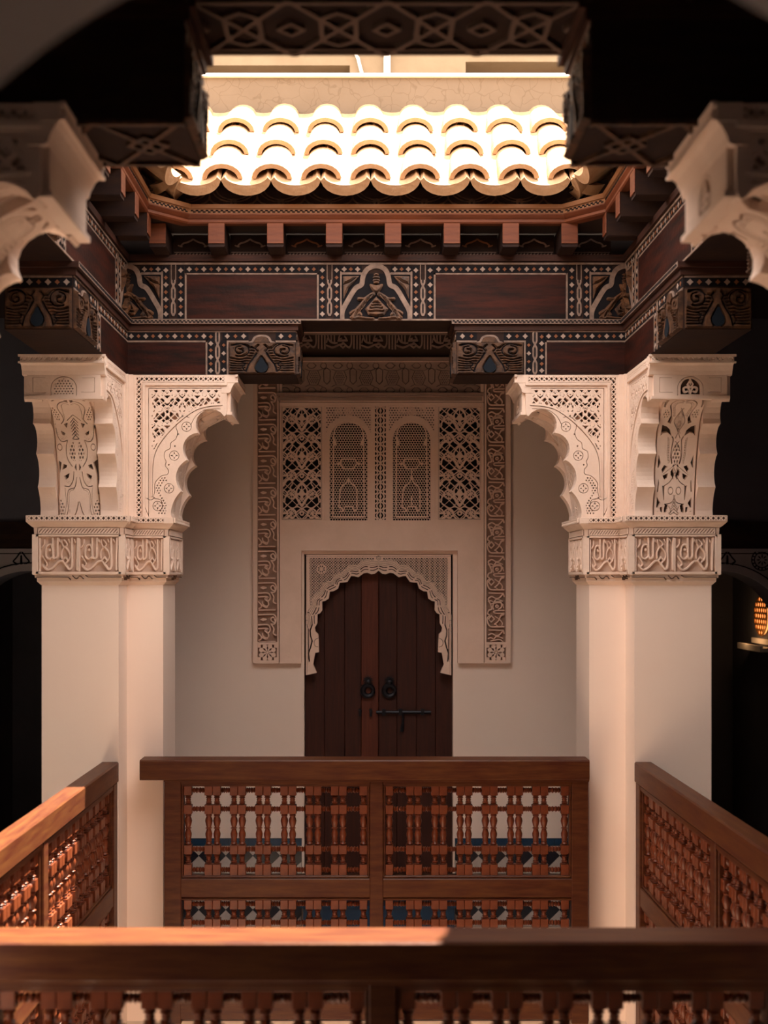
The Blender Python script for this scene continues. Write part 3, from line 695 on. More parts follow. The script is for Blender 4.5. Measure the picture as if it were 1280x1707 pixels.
        def fso(u, v, w):
            q = (1 - np.asarray(v) / 4.8) * tot
            s_ = np.interp(q, acc, cur[:, 0]); z_ = np.interp(q, acc, cur[:, 1])
            ds = np.gradient(cur[:, 0]); dz = np.gradient(cur[:, 1]); ln = np.hypot(ds, dz)
            ns = np.interp(q, acc, dz / ln); nz = np.interp(q, acc, -ds / ln)
            return A3(s_ + ns * (np.asarray(w) + .001), .185 + np.asarray(u) * .094, EYE + z_ + nz * (np.asarray(w) + .001))
        sg_ = MB(); vv = np.linspace(0.02, 4.78, 26); A_ = fso(np.full(26, -.99), vv, np.full(26, -.0004)); B_ = fso(np.full(26, .99), vv, np.full(26, -.0004)); sg_.add(np.vstack([A_, B_]), [(i, i + 1, 27 + i, 26 + i) for i in range(25)]); sg_.build('ornament_ground', M['recess_shade'], b_)  # dark sheet painted as shade between the leaves
        carve(sf, REL_SOFF[kind], fso, .024)
        sf.build('leaf_ornament', M['carved'], b_, stuff=True)
        # front of the arm: block with a small niche and two plain panels
        fr = MB(); fb = lambda u, v, w: A3(.497 + np.asarray(w), .185 + np.asarray(u), EYE + np.asarray(v))
        F_ = Field(-.167, .167, .83, .93, .0024); F_.box(-.167, .167, .83, .93)
        n_ = [(-.045 * math.cos(math.pi * i / 14), .868 + .045 * math.sin(math.pi * i / 14)) for i in range(15)]; n_ = [(-.045, .84)] + n_ + [(.045, .84)]
        g = F_.polyval(n_, (slice(None), slice(None)))
        if kind == 'left': F_.F = np.where(g > 0, np.minimum(F_.F, grapes(F_.U, F_.V, .0135, .006)), F_.F)
        else:
            F_.poly(n_, True)
            for e_ in (1, -1):
                F_.stroke([(0, .845), (e_ * .012, .872), (e_ * .030, .868), (e_ * .026, .85), (e_ * .014, .853)], .008, sm=4); F_.stroke([(0, .905), (e_ * .012, .885), (e_ * .002, .872)], .006)
            F_.stroke([(0, .91), (0, .885)], .006)
        no = [(-.058 * math.cos(math.pi * i / 14), .868 + .052 * math.sin(math.pi * i / 14)) for i in range(15)]
        F_.stroke([(-.058, .835)] + no + [(.058, .835)], .0028, cut=True)
        for e_ in (1, -1): F_.stroke([(e_ * .08, .85), (e_ * .14, .85), (e_ * .14, .915), (e_ * .085, .915)], .0024, cut=True)
        carve(fr, F_.relief(), fb, .016); ng = MB(); ng.prism([(-.047, .836), (.047, .836), (.047, .914), (-.047, .914)], fb, 0, .0012); ng.build('niche_ground', M['recess_shade'], b_)  # niche ground paints the shade behind the small niche
        fr.prism([(-.178, .818), (.178, .818), (.178, .832), (-.178, .832)], fb, -.02, .024)
        fr.build('front_block', M['carved'], b_)
        # abacus: cavetto and hatched edge
        ab = MB(); R_ = []
        for o_, z_ in ((.0, .925), (.010, .93), (.014, .945), (.026, .968), (.034, .974)):
            s1 = .505 + o_; R_.append(A3([.47, s1, s1, .47], [-.004, -.004, .374, .374], [EYE + z_] * 4))
        s1 = .541; R_.append(A3([.485, s1, s1, .485], [-.006, -.006, .376, .376], [EYE + .976] * 4)); R_.append(A3([.485, s1, s1, .485], [-.006, -.006, .376, .376], [EYE + HT] * 4))
        ab.rings(R_)
        lz = REL_LOZ[.40]
        uvw, f = lz; uvw = uvw.copy(); uvw[:, 0] *= .37 / .40
        carve(ab, (uvw, f), lambda u, v, w: A3(.541 + np.asarray(w), .0 + np.asarray(u), EYE + HT - .010 - np.asarray(v)), .010)
        ab.prism([(-.012, .976), (.382, .976), (.382, .983), (-.012, .983)], lambda u, v, w: A3(.541 + np.asarray(w), u, EYE + np.asarray(v)), 0, .012)
        ab.prism([(-.012, 1.005), (.382, 1.005), (.382, HT), (-.012, HT)], lambda u, v, w: A3(.541 + np.asarray(w), u, EYE + np.asarray(v)), 0, .012)
        ab.build('abacus', M['carved'], b_)
    zig.build('necking_groove', M['brownpaint'], root)
    return root
pier(-1, True, 'left white pier at the far end, carved bracket with dotted net niche and chevron leaf', 'left')
pier(1, True, 'right white pier at the far end, carved bracket with diamond leaf and palmette niche', 'right')
pier(-1, False, 'blurred near pier bracket of carved plaster at the left edge of the picture', 'left')
pier(1, False, 'blurred near pier bracket of carved plaster at the right edge of the picture', 'right')
# ---------------------------------------------------------------- painted and carved timber
def court_faces():
    # (left end as seen from the court, direction, outward normal, length) of each side of the court
    return {'far': ((XL, YF), (1, 0), (0, -1), 2 * HX), 'near': ((XR, YN), (-1, 0), (0, 1), 2 * HX),
            'left': ((XL, YN), (0, 1), (1, 0), YF - YN), 'right': ((XR, YF), (0, -1), (-1, 0), YF - YN)}
CF = court_faces()
def fmap(side, z0, off=0.0):
    o, d, n, L = CF[side]
    return plane((o[0] + n[0] * off, o[1] + n[1] * off, z0), (d[0], d[1], 0), (0, 0, 1), (n[0], n[1], 0))
def dots(mbw, mbo, fn, a, b, fixed, vert, pitch=.0365, r=.0125):
    n = max(1, int(round((b - a) / pitch))); st = (b - a) / n
    for i in range(n):
        c = a + st * (i + .5); u, v = (fixed, c) if vert else (c, fixed); big = i % 2 == 0; rr = r * (1.08 if big else .85)
        pts = [(u + rr * (1 if k % 2 == 0 else .62) * math.cos(k * math.pi / 4), v + rr * (1 if k % 2 == 0 else .62) * math.sin(k * math.pi / 4)) for k in range(8)]
        (mbw if big else mbo).prism(pts, fn, .0015, .005)
class Decor:
    def __init__(s, fn): s.fn = fn; s.blk = MB(); s.line = MB(); s.w = MB(); s.o = MB(); s.red = []; s.gold = MB(); s.brn = MB(); s.blu = MB()
    def rect(s, mb, a, b, c, d, w0=0, w1=.002): mb.prism([(a, c), (b, c), (b, d), (a, d)], s.fn, w0, w1)
    def band(s, a, b, c, d, vert):
        s.rect(s.blk, a, b, c, d)
        if vert: dots(s.w, s.o, s.fn, c + .004, d - .004, (a + b) / 2, True, r=min(.0125, (b - a) * .40))
        else: dots(s.w, s.o, s.fn, a + .004, b - .004, (c + d) / 2, False, r=min(.0125, (d - c) * .40))
    def ln(s, a, b, c, d): s.rect(s.line, a, b, c, d, 0, .0045)
    def weave(s, a, b, c, d):
        s.rect(s.blk, a, b, c, d); F_ = Field(a, b, c, d, .0024); m = (a + b) / 2; amp = (b - a) * .30
        t = np.linspace(0, 1, 40); ph = (d - c) / .075 * math.pi
        for sg in (1, -1): F_.stroke([(m + sg * amp * math.copysign(min(1, 1.5 * abs(math.sin(ph * q))), math.sin(ph * q)), c + (d - c) * q) for q in t], .0088)
        carve(s.line, F_.relief(), s.fn, .0045)
    def panel(s, a, b, c, d):
        mb = MB(); mb.prism([(a, c), (b, c), (b, d), (a, d)], s.fn, 0, .004); s.red.append(mb)
    def field(s, mb, F_, T, depth, w0=0.0, steps=0):
        # T maps drawing units to beam units
        for d_, a_, b_ in (((0, 0, 1),) if not steps else tuple((steps * i, 0 if i == 0 else .4 + .15 * (i - 1), .4 + .15 * i) for i in range(5))):
            uvw, f = shrunk(F_, d_).relief()
            if len(uvw) == 0: continue
            u, v = T(uvw[:, 0], uvw[:, 1]); carve(mb, (np.column_stack([u, v, uvw[:, 2]]), f), s.fn, depth * (b_ - a_), w0 + depth * a_)
    def finish(s, root):
        for nm, mb, mt in (('dark_ground', s.blk, M['black']), ('pale_line', s.line, M['line']), ('pale_rosette', s.w, M['white']), ('ochre_rosette', s.o, M['ochre']), ('gilt_carving', s.gold, M['gold']), ('brown_carving', s.brn, M['brownpaint']), ('blue_drop', s.blu, M['bluepaint'])):
            if mb.n: mb.build(nm, mt, root, stuff=nm not in ('gilt_carving', 'brown_carving', 'blue_drop'))
        for mb in s.red: mb.build('red_panel', M['redwood'], root)
def keel_carving(D, cs, half=None):
    # arched carving, drawing units: x 215..1060, y 60..720 (down); cs = centre position on the beam
    k = .0445 / 106.0
    def T(u, v): return cs + (np.asarray(u) - 637) * k, .003 + (712 - np.asarray(v)) * k
    lo, hi = (210, 1065) if half is None else ((637, 1065) if half > 0 else (210, 637))
    F_ = Field(lo, hi, 60, 715, 7)
    arch = [(232,712),(238,610),(300,490),(390,345),(462,300),(482,200),(535,115),(637,78),(735,115),(780,200),(800,300),(875,345),(965,490),(1028,610),(1036,712)]
    F_.stroke(arch, 58, sm=4); F_.stroke([(200,168),(455,168)], 26); F_.stroke([(815,168),(1075,168)], 26); F_.stroke([(215,155),(215,712)], 26); F_.stroke([(1055,155),(1055,712)], 26)
    D.field(D.line, F_, T, .006)
    F_ = Field(lo, hi, 60, 715, 9); F_.box(200, 1075, 168, 715); D.field(D.blk, F_, T, .002)
    F_ = Field(lo, hi, 60, 715, 6)
    for y, w in ((178, 34), (212, 56), (246, 60), (275, 46)): F_.stroke([(637 - w / 2, y + 6), (637, y), (637 + w / 2, y + 6)], 26)
    F_.poly([(560,295),(637,310),(715,295),(700,350),(670,385),(637,400),(604,385),(574,350)], sm=3)
    for e in (0, 1):
        Q = (lambda p: p) if e == 0 else (lambda p: mir(p, 637))
        F_.stroke(Q([(600,415),(520,470),(470,545),(420,600),(370,690)]), 52, 70, sm=4); F_.stroke(Q([(430,470),(500,475),(560,440)]), 40, sm=3); F_.stroke(Q([(340,640),(400,610),(450,660)]), 46, sm=3)
        F_.stroke(Q([(340,690),(430,690),(520,700),(600,705)]), 34, sm=3)
        F_.poly(Q([(245,205),(435,200),(370,280),(330,320),(300,360),(250,470)]))
        F_.stroke(Q([(250,300),(330,270),(400,215)]), 8, cut=True, sm=3)
        for i in range(5): F_.stroke(Q([(575 - i * 38, 425 + i * 48), (545 - i * 38, 478 + i * 50)]), 7, cut=True)
    F_.poly([(637,445),(560,530),(505,590),(545,665),(637,680),(730,665),(780,590),(715,530)])
    for y in (515, 545, 580, 620): F_.stroke([(600 - (y - 515) * .4, y + 8), (637, y), (675 + (y - 515) * .4, y + 8)], 6, cut=True)
    D.field(D.gold, F_, T, .026, 0.0, 4.5)
def scroll_carving(D, s0, s1, h0, h1, top=True):
    # end block carving: two scrolls, feathered leaves and a dark drop; drawing units 0..1000 x 0..600 (down)
    def T(u, v): return s0 + (np.asarray(u) / 1000.0) * (s1 - s0), h1 - np.asarray(v) / 600.0 * (h1 - h0)
    F_ = Field(0, 1000, 0, 600, 9); F_.box(0, 1000, 0, 600)
    F_.stroke([(60, 60), (180, 30), (285, 90), (290, 200), (210, 265), (110, 262)], 20, cut=True, sm=4); F_.stroke([(920, 60), (800, 28), (695, 90), (685, 200), (770, 270), (880, 262)], 20, cut=True, sm=4); F_.stroke([(180, 70), (110, 90), (95, 165), (140, 215), (205, 190), (200, 140), (160, 135)], 18, cut=True, sm=4); F_.stroke([(810, 60), (890, 90), (905, 170), (860, 225), (785, 200), (790, 145), (835, 140)], 18, cut=True, sm=4); F_.stroke([(40, 60), (120, 20), (230, 30), (320, 110)], 14, cut=True, sm=4); F_.stroke([(640, 120), (720, 30), (840, 20), (960, 70)], 14, cut=True, sm=4)
    for e in (0, 1):
        Q = (lambda p: p) if e == 0 else (lambda p: mir(p, 490))
        F_.stroke(Q([(420,200),(350,330),(290,430),(260,540)]), 26, cut=True, sm=4); F_.stroke(Q([(490,280),(440,370),(400,480),(430,570)]), 20, cut=True, sm=4); F_.stroke(Q([(440,60),(400,110),(430,170)]), 18, cut=True, sm=3)
        for i in range(7): F_.stroke(Q([(405 - i * 20, 120 + i * 48), (335 - i * 22, 100 + i * 52)]), 12, cut=True)
        for i in range(6): F_.stroke(Q([(20, 300 + i * 48), (150, 330 + i * 42), (240, 310 + i * 44)]), 12, cut=True, sm=2)
        F_.stroke(Q([(190,380),(250,400),(200,480),(260,560)]), 16, cut=True, sm=3)
    D.field(D.brn, F_, T, .020, 0.0, 5.0); F_ = Field(0, 1000, 0, 600, 50); F_.box(2, 998, 2, 598); D.field(D.blk, F_, T, .002)
    F_ = Field(380, 600, 260, 600, 9); F_.poly([(490,290),(540,380),(585,470),(560,550),(490,585),(420,550),(395,470),(440,380)], sm=4); D.field(D.blu, F_, T, .012, .010)
    if top:
        q = (s1 - s0) / 1000.0; F_ = Field(290, 690, -150, 0, 8); F_.stroke([(310,-2),(350,-20),(380,-90),(430,-125),(490,-132),(550,-125),(600,-90),(630,-20),(670,-2)], 34, sm=4)
        D.field(D.line, F_, T, .006); F_ = Field(360, 620, -118, 0, 10); F_.poly([(370,0),(385,-50),(420,-98),(490,-112),(560,-98),(595,-50),(610,0)]); D.field(D.brn, F_, T, .012)
def upper_decor(root, side):
    L = CF[side][3]; c = L / 2; D = Decor(fmap(side, 3.487)); top0, top1 = .236, .270
    D.ln(0, L, .276, .286); D.ln(.0, L, -.002, .006)
    for e in (0, 1):
        X = (lambda a, b: (a, b)) if e == 0 else (lambda a, b: (L - b, L - a))
        D.band(*X(.178, .210), .008, .270, True); D.weave(*X(.218, .244), .02, .200); D.ln(*X(.2185, .2225), .2, .276); D.ln(*X(.2405, .2445), .2, .276); D.band(*X(.252, .284), .008, .270, True)
        D.ln(*X(.288, .297), .006, .234); D.ln(*X(.290, c - .286), .226, .234); D.ln(*X(c - .295, c - .286), .006, .234)
        D.band(*X(.288, c - .288), top0, top1, False); D.band(*X(c - .284, c - .252), .008, .270, True); D.weave(*X(c - .246, c - .218), .02, .2)
        D.ln(*X(c - .246, c - .242), .2, .276); D.ln(*X(c - .222, c - .218), .2, .276); D.band(*X(c - .212, c - .182), .008, .270, True)
        D.panel(*X(.298, c - .296), .007, .225); D.band(*X(c - .180, c - .072), top0, top1, False); D.band(*X(.066, .176), top0, top1, False)
    keel_carving(D, c); keel_carving(D, 0.0, 1); keel_carving(D, L, -1)
    D.finish(root)
def checks(mb, fn, a, b, h0, h1, w, pitch=.020):
    n = int((b - a) / pitch); hm = (h0 + h1) / 2; t = (h1 - h0) * .36
    for i in range(n):
        u = a + pitch * (i + .2)
        mb.prism([(u, hm), (u + pitch * .55, hm), (u + pitch * .55, hm + t), (u, hm + t)], fn, w, w + .0015)
        mb.prism([(u + pitch * .45, hm - t), (u + pitch, hm - t), (u + pitch, hm), (u + pitch * .45, hm)], fn, w, w + .0015)

Z0, Z1, Z2 = EYE + HT, 3.487, 3.790
words = {'far': 'far', 'near': 'near', 'left': 'left', 'right': 'right'}
for side in ('far', 'left', 'right', 'near'):
    o, d, n, L = CF[side]
    fn = fmap(side, 0)
    lab = {'far': 'long dark cedar beam with red panels and central arched gilt carving, beyond the court', 'left': 'dark cedar beam with painted borders along the left side of the court',
           'right': 'dark cedar beam with red panels along the right side of the court', 'near': 'blurred near beam whose underside with star lattice crosses the top of the picture'}[side]
    r = thing('lintel_beam', lab, 'beam', tuple(fn([L / 2], [Z1], [-.14])[0]), 'painted lintel beams round the court')
    mb = MB(); e_ = BT if side in ('far', 'near') else 0
    mb.prism([(-e_, Z1), (L + e_, Z1), (L + e_, Z2), (-e_, Z2)], fn, -BT, 0); mb.build('timber', M['dark'], r)  # underside shade is put into the dark timber colour
    mb = MB(); mb.prism([(-.02, Z2 - .012), (L + .02, Z2 - .012), (L + .02, Z2 + .02), (-.02, Z2 + .02)], fn, -.02, .014); mb.build('top_moulding', M['cedar'], r)
    upper_decor(r, side)
    if side == 'near':
        # star lattice under the beam
        F_ = Field(.0, L, -BT, 0, .006); p = .222
        for i in range(-1, 13):
            x = (L / 2) + (i - 5.5) * p; cy = -BT / 2
            for sg in (1, -1):
                F_.stroke([(x - p / 2, -BT), (x + p / 2, 0)], .011); F_.stroke([(x + p / 2, -BT), (x - p / 2, 0)], .011)
                F_.stroke([(x - .04, cy - .055), (x, cy - .082), (x + .04, cy - .055), (x + .04, cy + .055), (x, cy + .082), (x - .04, cy + .055)], .011, closed=True)
            F_.stroke([(x - p / 2 - .03, cy), (x - p / 2, cy + .03), (x - p / 2 + .03, cy), (x - p / 2, cy - .03)], .010, closed=True)
        F_.stroke([(0, -.012), (L, -.012)], .012); F_.stroke([(0, -BT + .012), (L, -BT + .012)], .012); F_.stroke([(0, -.036), (L, -.036)], .007)
        oo = np.array([o[0], o[1], Z1]); q = MB()
        carve(q, F_.relief(), plane(oo, (d[0], d[1], 0), (n[0], n[1], 0), (0, 0, -1)), .012); q.build('star_lattice', M['near_line'], r, stuff=True)
    # the two lower corbel beams of this side
    cl = .84 if side in ('far', 'near') else 1.09
    if side == 'near': cl = .79
    for e in (0, 1):
        cs = {('far', 0): 'left corbel beam under the far lintel, scroll carved end beside the carved doorway', ('far', 1): 'right corbel beam under the far lintel, scroll carved end beside the carved doorway',
              ('left', 1): 'dark corbel beam pointing forward above the left far pier', ('right', 0): 'dark corbel beam pointing forward above the right far pier',
              ('left', 0): 'corbel beam behind the near left bracket', ('right', 1): 'corbel beam behind the near right bracket',
              ('near', 1): 'blurred dark corbel beam hanging at the upper left', ('near', 0): 'blurred dark corbel beam hanging at the upper right'}[(side, e)]
        s_ = (lambda a: a) if e == 0 else (lambda a: L - a)
        r = thing('corbel_beam', cs, 'beam', tuple(fn([s_(cl / 2)], [Z0], [-.14])[0]), 'carved corbel beams resting on the pier brackets')
        mb = MB(); back = -.36 if side in ('far', 'near') else 0.0
        a, b = sorted((s_(back), s_(cl))); mb.prism([(a, Z0), (b, Z0), (b, Z1 - .05), (a, Z1 - .05)], fn, -BT, 0); mb.build('timber', M['dark'], r)  # timber colour carries the shade of the underside, as on the lintels
        mb = MB(); a, b = sorted((s_(back), s_(cl + .012))); mb.prism([(a, Z1 - .052), (b, Z1 - .052), (b, Z1 - .02), (a, Z1 - .02)], fn, -BT, .014)
        a, b = sorted((s_(back), s_(cl + .026))); mb.prism([(a, Z1 - .024), (b, Z1 - .024), (b, Z1 - .001), (a, Z1 - .001)], fn, -BT, .028); mb.build('cornice', M['cedar'], r)
        a, b = sorted((s_(.0), s_(cl + .026))); mb = MB(); mb.prism([(a, Z1 - .0235), (b, Z1 - .0235), (b, Z1 - .0015), (a, Z1 - .0015)], fn, .027, .030); mb.build('pale_fillet', M['line'], r)
        mb = MB(); checks(mb, fn, a, b, Z1 - .022, Z1 - .003, .030); mb.build('check_pattern', M['black'], r, stuff=True)
        D = Decor(fmap(side, Z0)); H_ = Z1 - .05 - Z0
        X = (lambda p, q: (p, q)) if e == 0 else (lambda p, q: (L - q, L - p))
        k0 = cl - .335 if side in ('far', 'near') else cl - .37
        D.ln(*X(0, cl), H_ - .010, H_ - .003); D.band(*X(0, k0 - .10), H_ - .048, H_ - .012, False); D.band(*X(k0 - .03, k0 + .10), H_ - .048, H_ - .012, False); D.band(*X(cl - .10, cl - .002), H_ - .048, H_ - .012, False)
        D.ln(*X(0, k0 - .105), H_ - .060, H_ - .052); D.ln(*X(k0 - .113, k0 - .105), 0, H_ - .052); D.panel(*X(.002, k0 - .114), .002, H_ - .061)
        D.band(*X(k0 - .103, k0 - .072), 0, H_ - .012, True); D.weave(*X(k0 - .068, k0 - .040), 0, H_ - .01); D.band(*X(k0 - .037, k0 - .010), 0, H_ - .05, True)
        D.ln(*X(k0 - .008, k0), 0, H_ - .052); D.ln(*X(k0, k0 + .10), H_ - .060, H_ - .052); D.ln(*X(cl - .10, cl), H_ - .060, H_ - .052)
        a, b = X(k0 + .004, cl - .002); scroll_carving(D, a, b, .004, H_ - .062)
        D.finish(r)
        # carved end of the beam
        en = np.array([d[0], d[1], 0]) * (1 if e == 0 else -1); p0 = fn([s_(cl)], [Z0], [0])[0]
        inn = -np.array([n[0], n[1], 0.0]); A_, B_ = (p0, inn) if e == 1 else (p0 + inn * BT, -inn)
        if np.cross(B_, (0, 0, 1)).dot(en) < 0: A_ = A_ + B_ * BT; B_ = -B_
        D = Decor(plane(A_, B_, (0, 0, 1), en)); scroll_carving(D, .006, BT - .006, .004, H_ - .055, False); D.ln(.004, BT - .004, H_ - .012, H_ - .004); D.band(.004, BT - .004, H_ - .046, H_ - .014, False); D.finish(r)
        # pattern under the near beams
        if side == 'near':
            F_ = Field(0, cl, -BT, 0, .006)
            for i in range(8):
                x = i * .19 + .02
                F_.stroke([(x, -BT), (x + .19, 0)], .012); F_.stroke([(x + .19, -BT), (x, 0)], .012); F_.stroke([(x + .05, -.14), (x + .095, -.09), (x + .14, -.14), (x + .095, -.19)], .012, closed=True)
            F_.stroke([(0, -.01), (cl, -.01)], .014); F_.stroke([(0, -BT + .01), (cl, -BT + .01)], .014)
            uvw, f = F_.relief(); uvw = uvw.copy(); uvw[:, 0] = s_(uvw[:, 0]); q = MB()
            carve(q, (uvw, f), plane((o[0], o[1], Z0), (d[0], d[1], 0), (n[0], n[1], 0), (0, 0, -1)), .010); q.build('soffit_pattern', M['brownpaint'], r, stuff=True)

# ---------------------------------------------------------------- eaves: rafters, painted boards, octagonal fascia
eav = thing('eaves', 'wooden eaves with rafter ends and chamfered fascia under the roof tiles', 'eaves', (XC, YF - .1, 3.8))
YC = (YF + YN) / 2; HY = (YF - YN) / 2
def octo(off, z, cut=.165):
    # ring parallel to the court edge, off metres inside it, corners cut at 45 degrees
    hx, hy = HX - off, HY - off; c = cut - off * .0
    pts = [(-hx + c, hy), (hx - c, hy), (hx, hy - c), (hx, -hy + c), (hx - c, -hy), (-hx + c, -hy), (-hx, -hy + c), (-hx, hy - c)]
    return [(XC + x, YC + y, z) for x, y in pts]
def oct_band(name, m, prof, parent):
    mb = MB(); mb.rings([octo(o_, z_) for o_, z_ in prof + prof[:1]], cap=False); return mb.build(name, m, parent)
oct_band('fascia_board', M['fascia'], [(.125, 3.920), (.160, 3.920), (.166, 3.926), (.166, 3.938), (.158, 3.942), (.172, 3.960), (.172, 3.966), (.125, 3.966)], eav)
oct_band('pale_fascia', M['pale'], [(.13, 3.966), (.168, 3.966), (.168, 3.989), (.176, 3.990), (.182, 4.008), (.13, 4.008)], eav)
oct_band('painted_board', M['dark'], [(.12, 4.008), (.150, 4.008), (.150, 4.085), (.12, 4.085)], eav)
oct_band('soffit_board', M['ceil'], [(-.04, 3.93), (.13, 3.925), (.13, 3.945), (-.04, 3.95)], eav)
oc = octo(.168, 0); ob = octo(.150, 0); chk = MB(); mo = MB()
for i in range(8):
    a, b = np.array(oc[i]), np.array(oc[(i + 1) % 8]); ln = np.linalg.norm(b - a); D_ = (b - a) / ln
    nn = np.cross(D_, (0, 0, 1)); 
    if nn.dot(np.array([XC, YC, 0]) - a) < 0: nn = -nn
    checks(chk, plane(a, D_, (0, 0, 1), nn), .004, ln - .004, 3.968, 3.987, .0, .024)
    a, b = np.array(ob[i]), np.array(ob[(i + 1) % 8]); ln = np.linalg.norm(b - a); D_ = (b - a) / ln; k = max(1, round(ln / .235)); p = ln / k
    F_ = Field(0, ln, 4.010, 4.084, .005)
    for j in range(k):
        x = p * (j + .5); h = p / .235
        for r_ in (.085, .105): F_.stroke([(x - p * .5 - r_ * h * math.cos(math.pi * t / 10), 4.092 - r_ * .62 * math.sin(math.pi * t / 10)) for t in range(11)], .006)
        F_.stroke([(x - p * .5, 4.030), (x - p * .5, 4.012)], .030 * h); F_.disc(x - p * .5, 4.022, .006, True)
        F_.stroke([(x - .045 * h, 4.016), (x - .02 * h, 4.024), (x, 4.040), (x + .02 * h, 4.024), (x + .045 * h, 4.016)], .007, sm=3); F_.stroke([(x, 4.045), (x, 4.075)], .010, .003)
    carve(mo, F_.relief(), plane(a, D_, (0, 0, 1), nn), .004)
chk.build('check_pattern', M['black'], eav, stuff=True); mo.build('painted_arcs', M['brownpaint'], eav, stuff=True)
def rafter_mesh():
    mb = MB(); mb.cbox(-.04, .04, -.16, .06, 0, .115, .004); me = mb.mesh('rafter', M['dark']); q = MB(); q.cbox(-.040, .040, -.166, -.1605, .016, .113, .004); return me, q.mesh('rafter_end', M['fascia'])  # dark body paints the shaded underside, only the end plate stays bright
rm, re_ = rafter_mesh()
def place(me, x, y, z, rz, parent, name, **k):
    o = obj(name, me, None, **k); o.parent = parent; o.location = Vector((x, y, z)) - base(parent); o.rotation_euler = (0, 0, rz)
    if me is rm: e_ = bpy.data.objects.new('rafter_end', re_); col.objects.link(e_); e_.parent = o
    return o
for k in range(8):
    place(rm, -1.015 + .285 * k, YF, 3.808, 0, eav, 'rafter'); place(rm, 1.105 - .285 * k, YN, 3.808, math.pi, eav, 'rafter')
for k in range(10):
    y = 5.67 - .30 * k
    place(rm, XL, y, 3.808, math.pi / 2, eav, 'rafter'); place(rm, XR, y, 3.808, -math.pi / 2, eav, 'rafter')
for side in ('far', 'left', 'right', 'near'):
    L = CF[side][3]; fn = fmap(side, 0, -.05); p = .285 if side in ('far', 'near') else .30
    off = {'far': -1.015 - XL, 'near': XR - 1.105, 'left': 5.67 - 9 * .3 - YN, 'right': YF - 5.67}[side]
    k = 0
    while off + p * k < L - .02:
        a = off + p * k + .042; b = min(off + p * (k + 1) - .042, L); k += 1
        if b - a < .05: continue
        mb = MB(); mb.prism([(a, 3.80), (b, 3.80), (b, 3.925), (a, 3.925)], fn, -.01, 0); bd = mb.build('rafter_board', M['dark'], eav)
        F_ = Field(a, b, 3.806, 3.92, .0032); c = (a + b) / 2; w = (b - a) / .2
        F_.stroke([(c - .062 * w, 3.868), (c - .05 * w, 3.882), (c - .03 * w, 3.888), (c - .012 * w, 3.896), (c, 3.903), (c + .012 * w, 3.896), (c + .03 * w, 3.888), (c + .05 * w, 3.882), (c + .062 * w, 3.868)], .008, sm=3)
        F_.stroke([(c - .075 * w, 3.872), (c - .055 * w, 3.866)], .006); F_.stroke([(c + .075 * w, 3.872), (c + .055 * w, 3.866)], .006)
        q = MB(); carve(q, F_.relief(), fn, .003); q.build('painted_arch', M['ochre'] if (k % 3 == 0) else M['line'], bd)
        F_ = Field(a, b, 3.806, 3.92, .004); F_.stroke([(a + .006, 3.838), (b - .006, 3.838)], .003)
        t = a + .008
        while t < b - .012: F_.stroke([(t, 3.822), (t + .011, 3.831)], .005); t += .017
        q = MB(); carve(q, F_.relief(), fn, .003); q.build('rope_border', M['line'], bd, stuff=True)
        for z_ in np.arange(3.846, 3.915, .012): pass

# ---------------------------------------------------------------- the tiled roof slopes
TH = math.atan(.733); CT, ST = math.cos(TH), math.sin(TH)
def cover_mesh():
    mb = MB(); R = []
    for y, k in ((0, 1.0), (.40, .80)):
        out = [(.098 * k * math.cos(t), .082 * k * math.sin(t) ** .9) for t in np.linspace(0.12, math.pi - .12, 11)]
        inn = [(.076 * k * math.cos(t), .060 * k * math.sin(t) ** .9) for t in np.linspace(math.pi - .12, .12, 11)]
        R.append([(x, y, z) for x, z in out + inn])
    mb.rings(R); return mb.mesh('cover_tile', M['tile'], True)
def pan_mesh():
    mb = MB(); R = []
    for y, k in ((0, 1.0), (.42, .84)):
        out = [(.121 * k * math.cos(t), .100 - .100 * k * math.sin(t) ** .85) for t in np.linspace(0.22, math.pi - .22, 11)]
        inn = [(.104 * k * math.cos(t), .100 - .050 * k * math.sin(t)) for t in np.linspace(math.pi - .22, .22, 11)]
        R.append([(x, y, z) for x, z in out + inn])
    mb.rings(R); return mb.mesh('pan_tile', M['tile'], True)
cov, pan = cover_mesh(), pan_mesh()
roofs = {}
def tile(me, name, parent, x, y, z, rz, dx=0):
    o = bpy.data.objects.new(name, me); col.objects.link(o); o.parent = parent
    o.rotation_euler = (TH - (.045 if me is cov else 0) + random.uniform(-.015, .015), random.uniform(-.02, .02), rz + random.uniform(-.02, .02))
    o.location = Vector((x, y, z)) - base(parent)
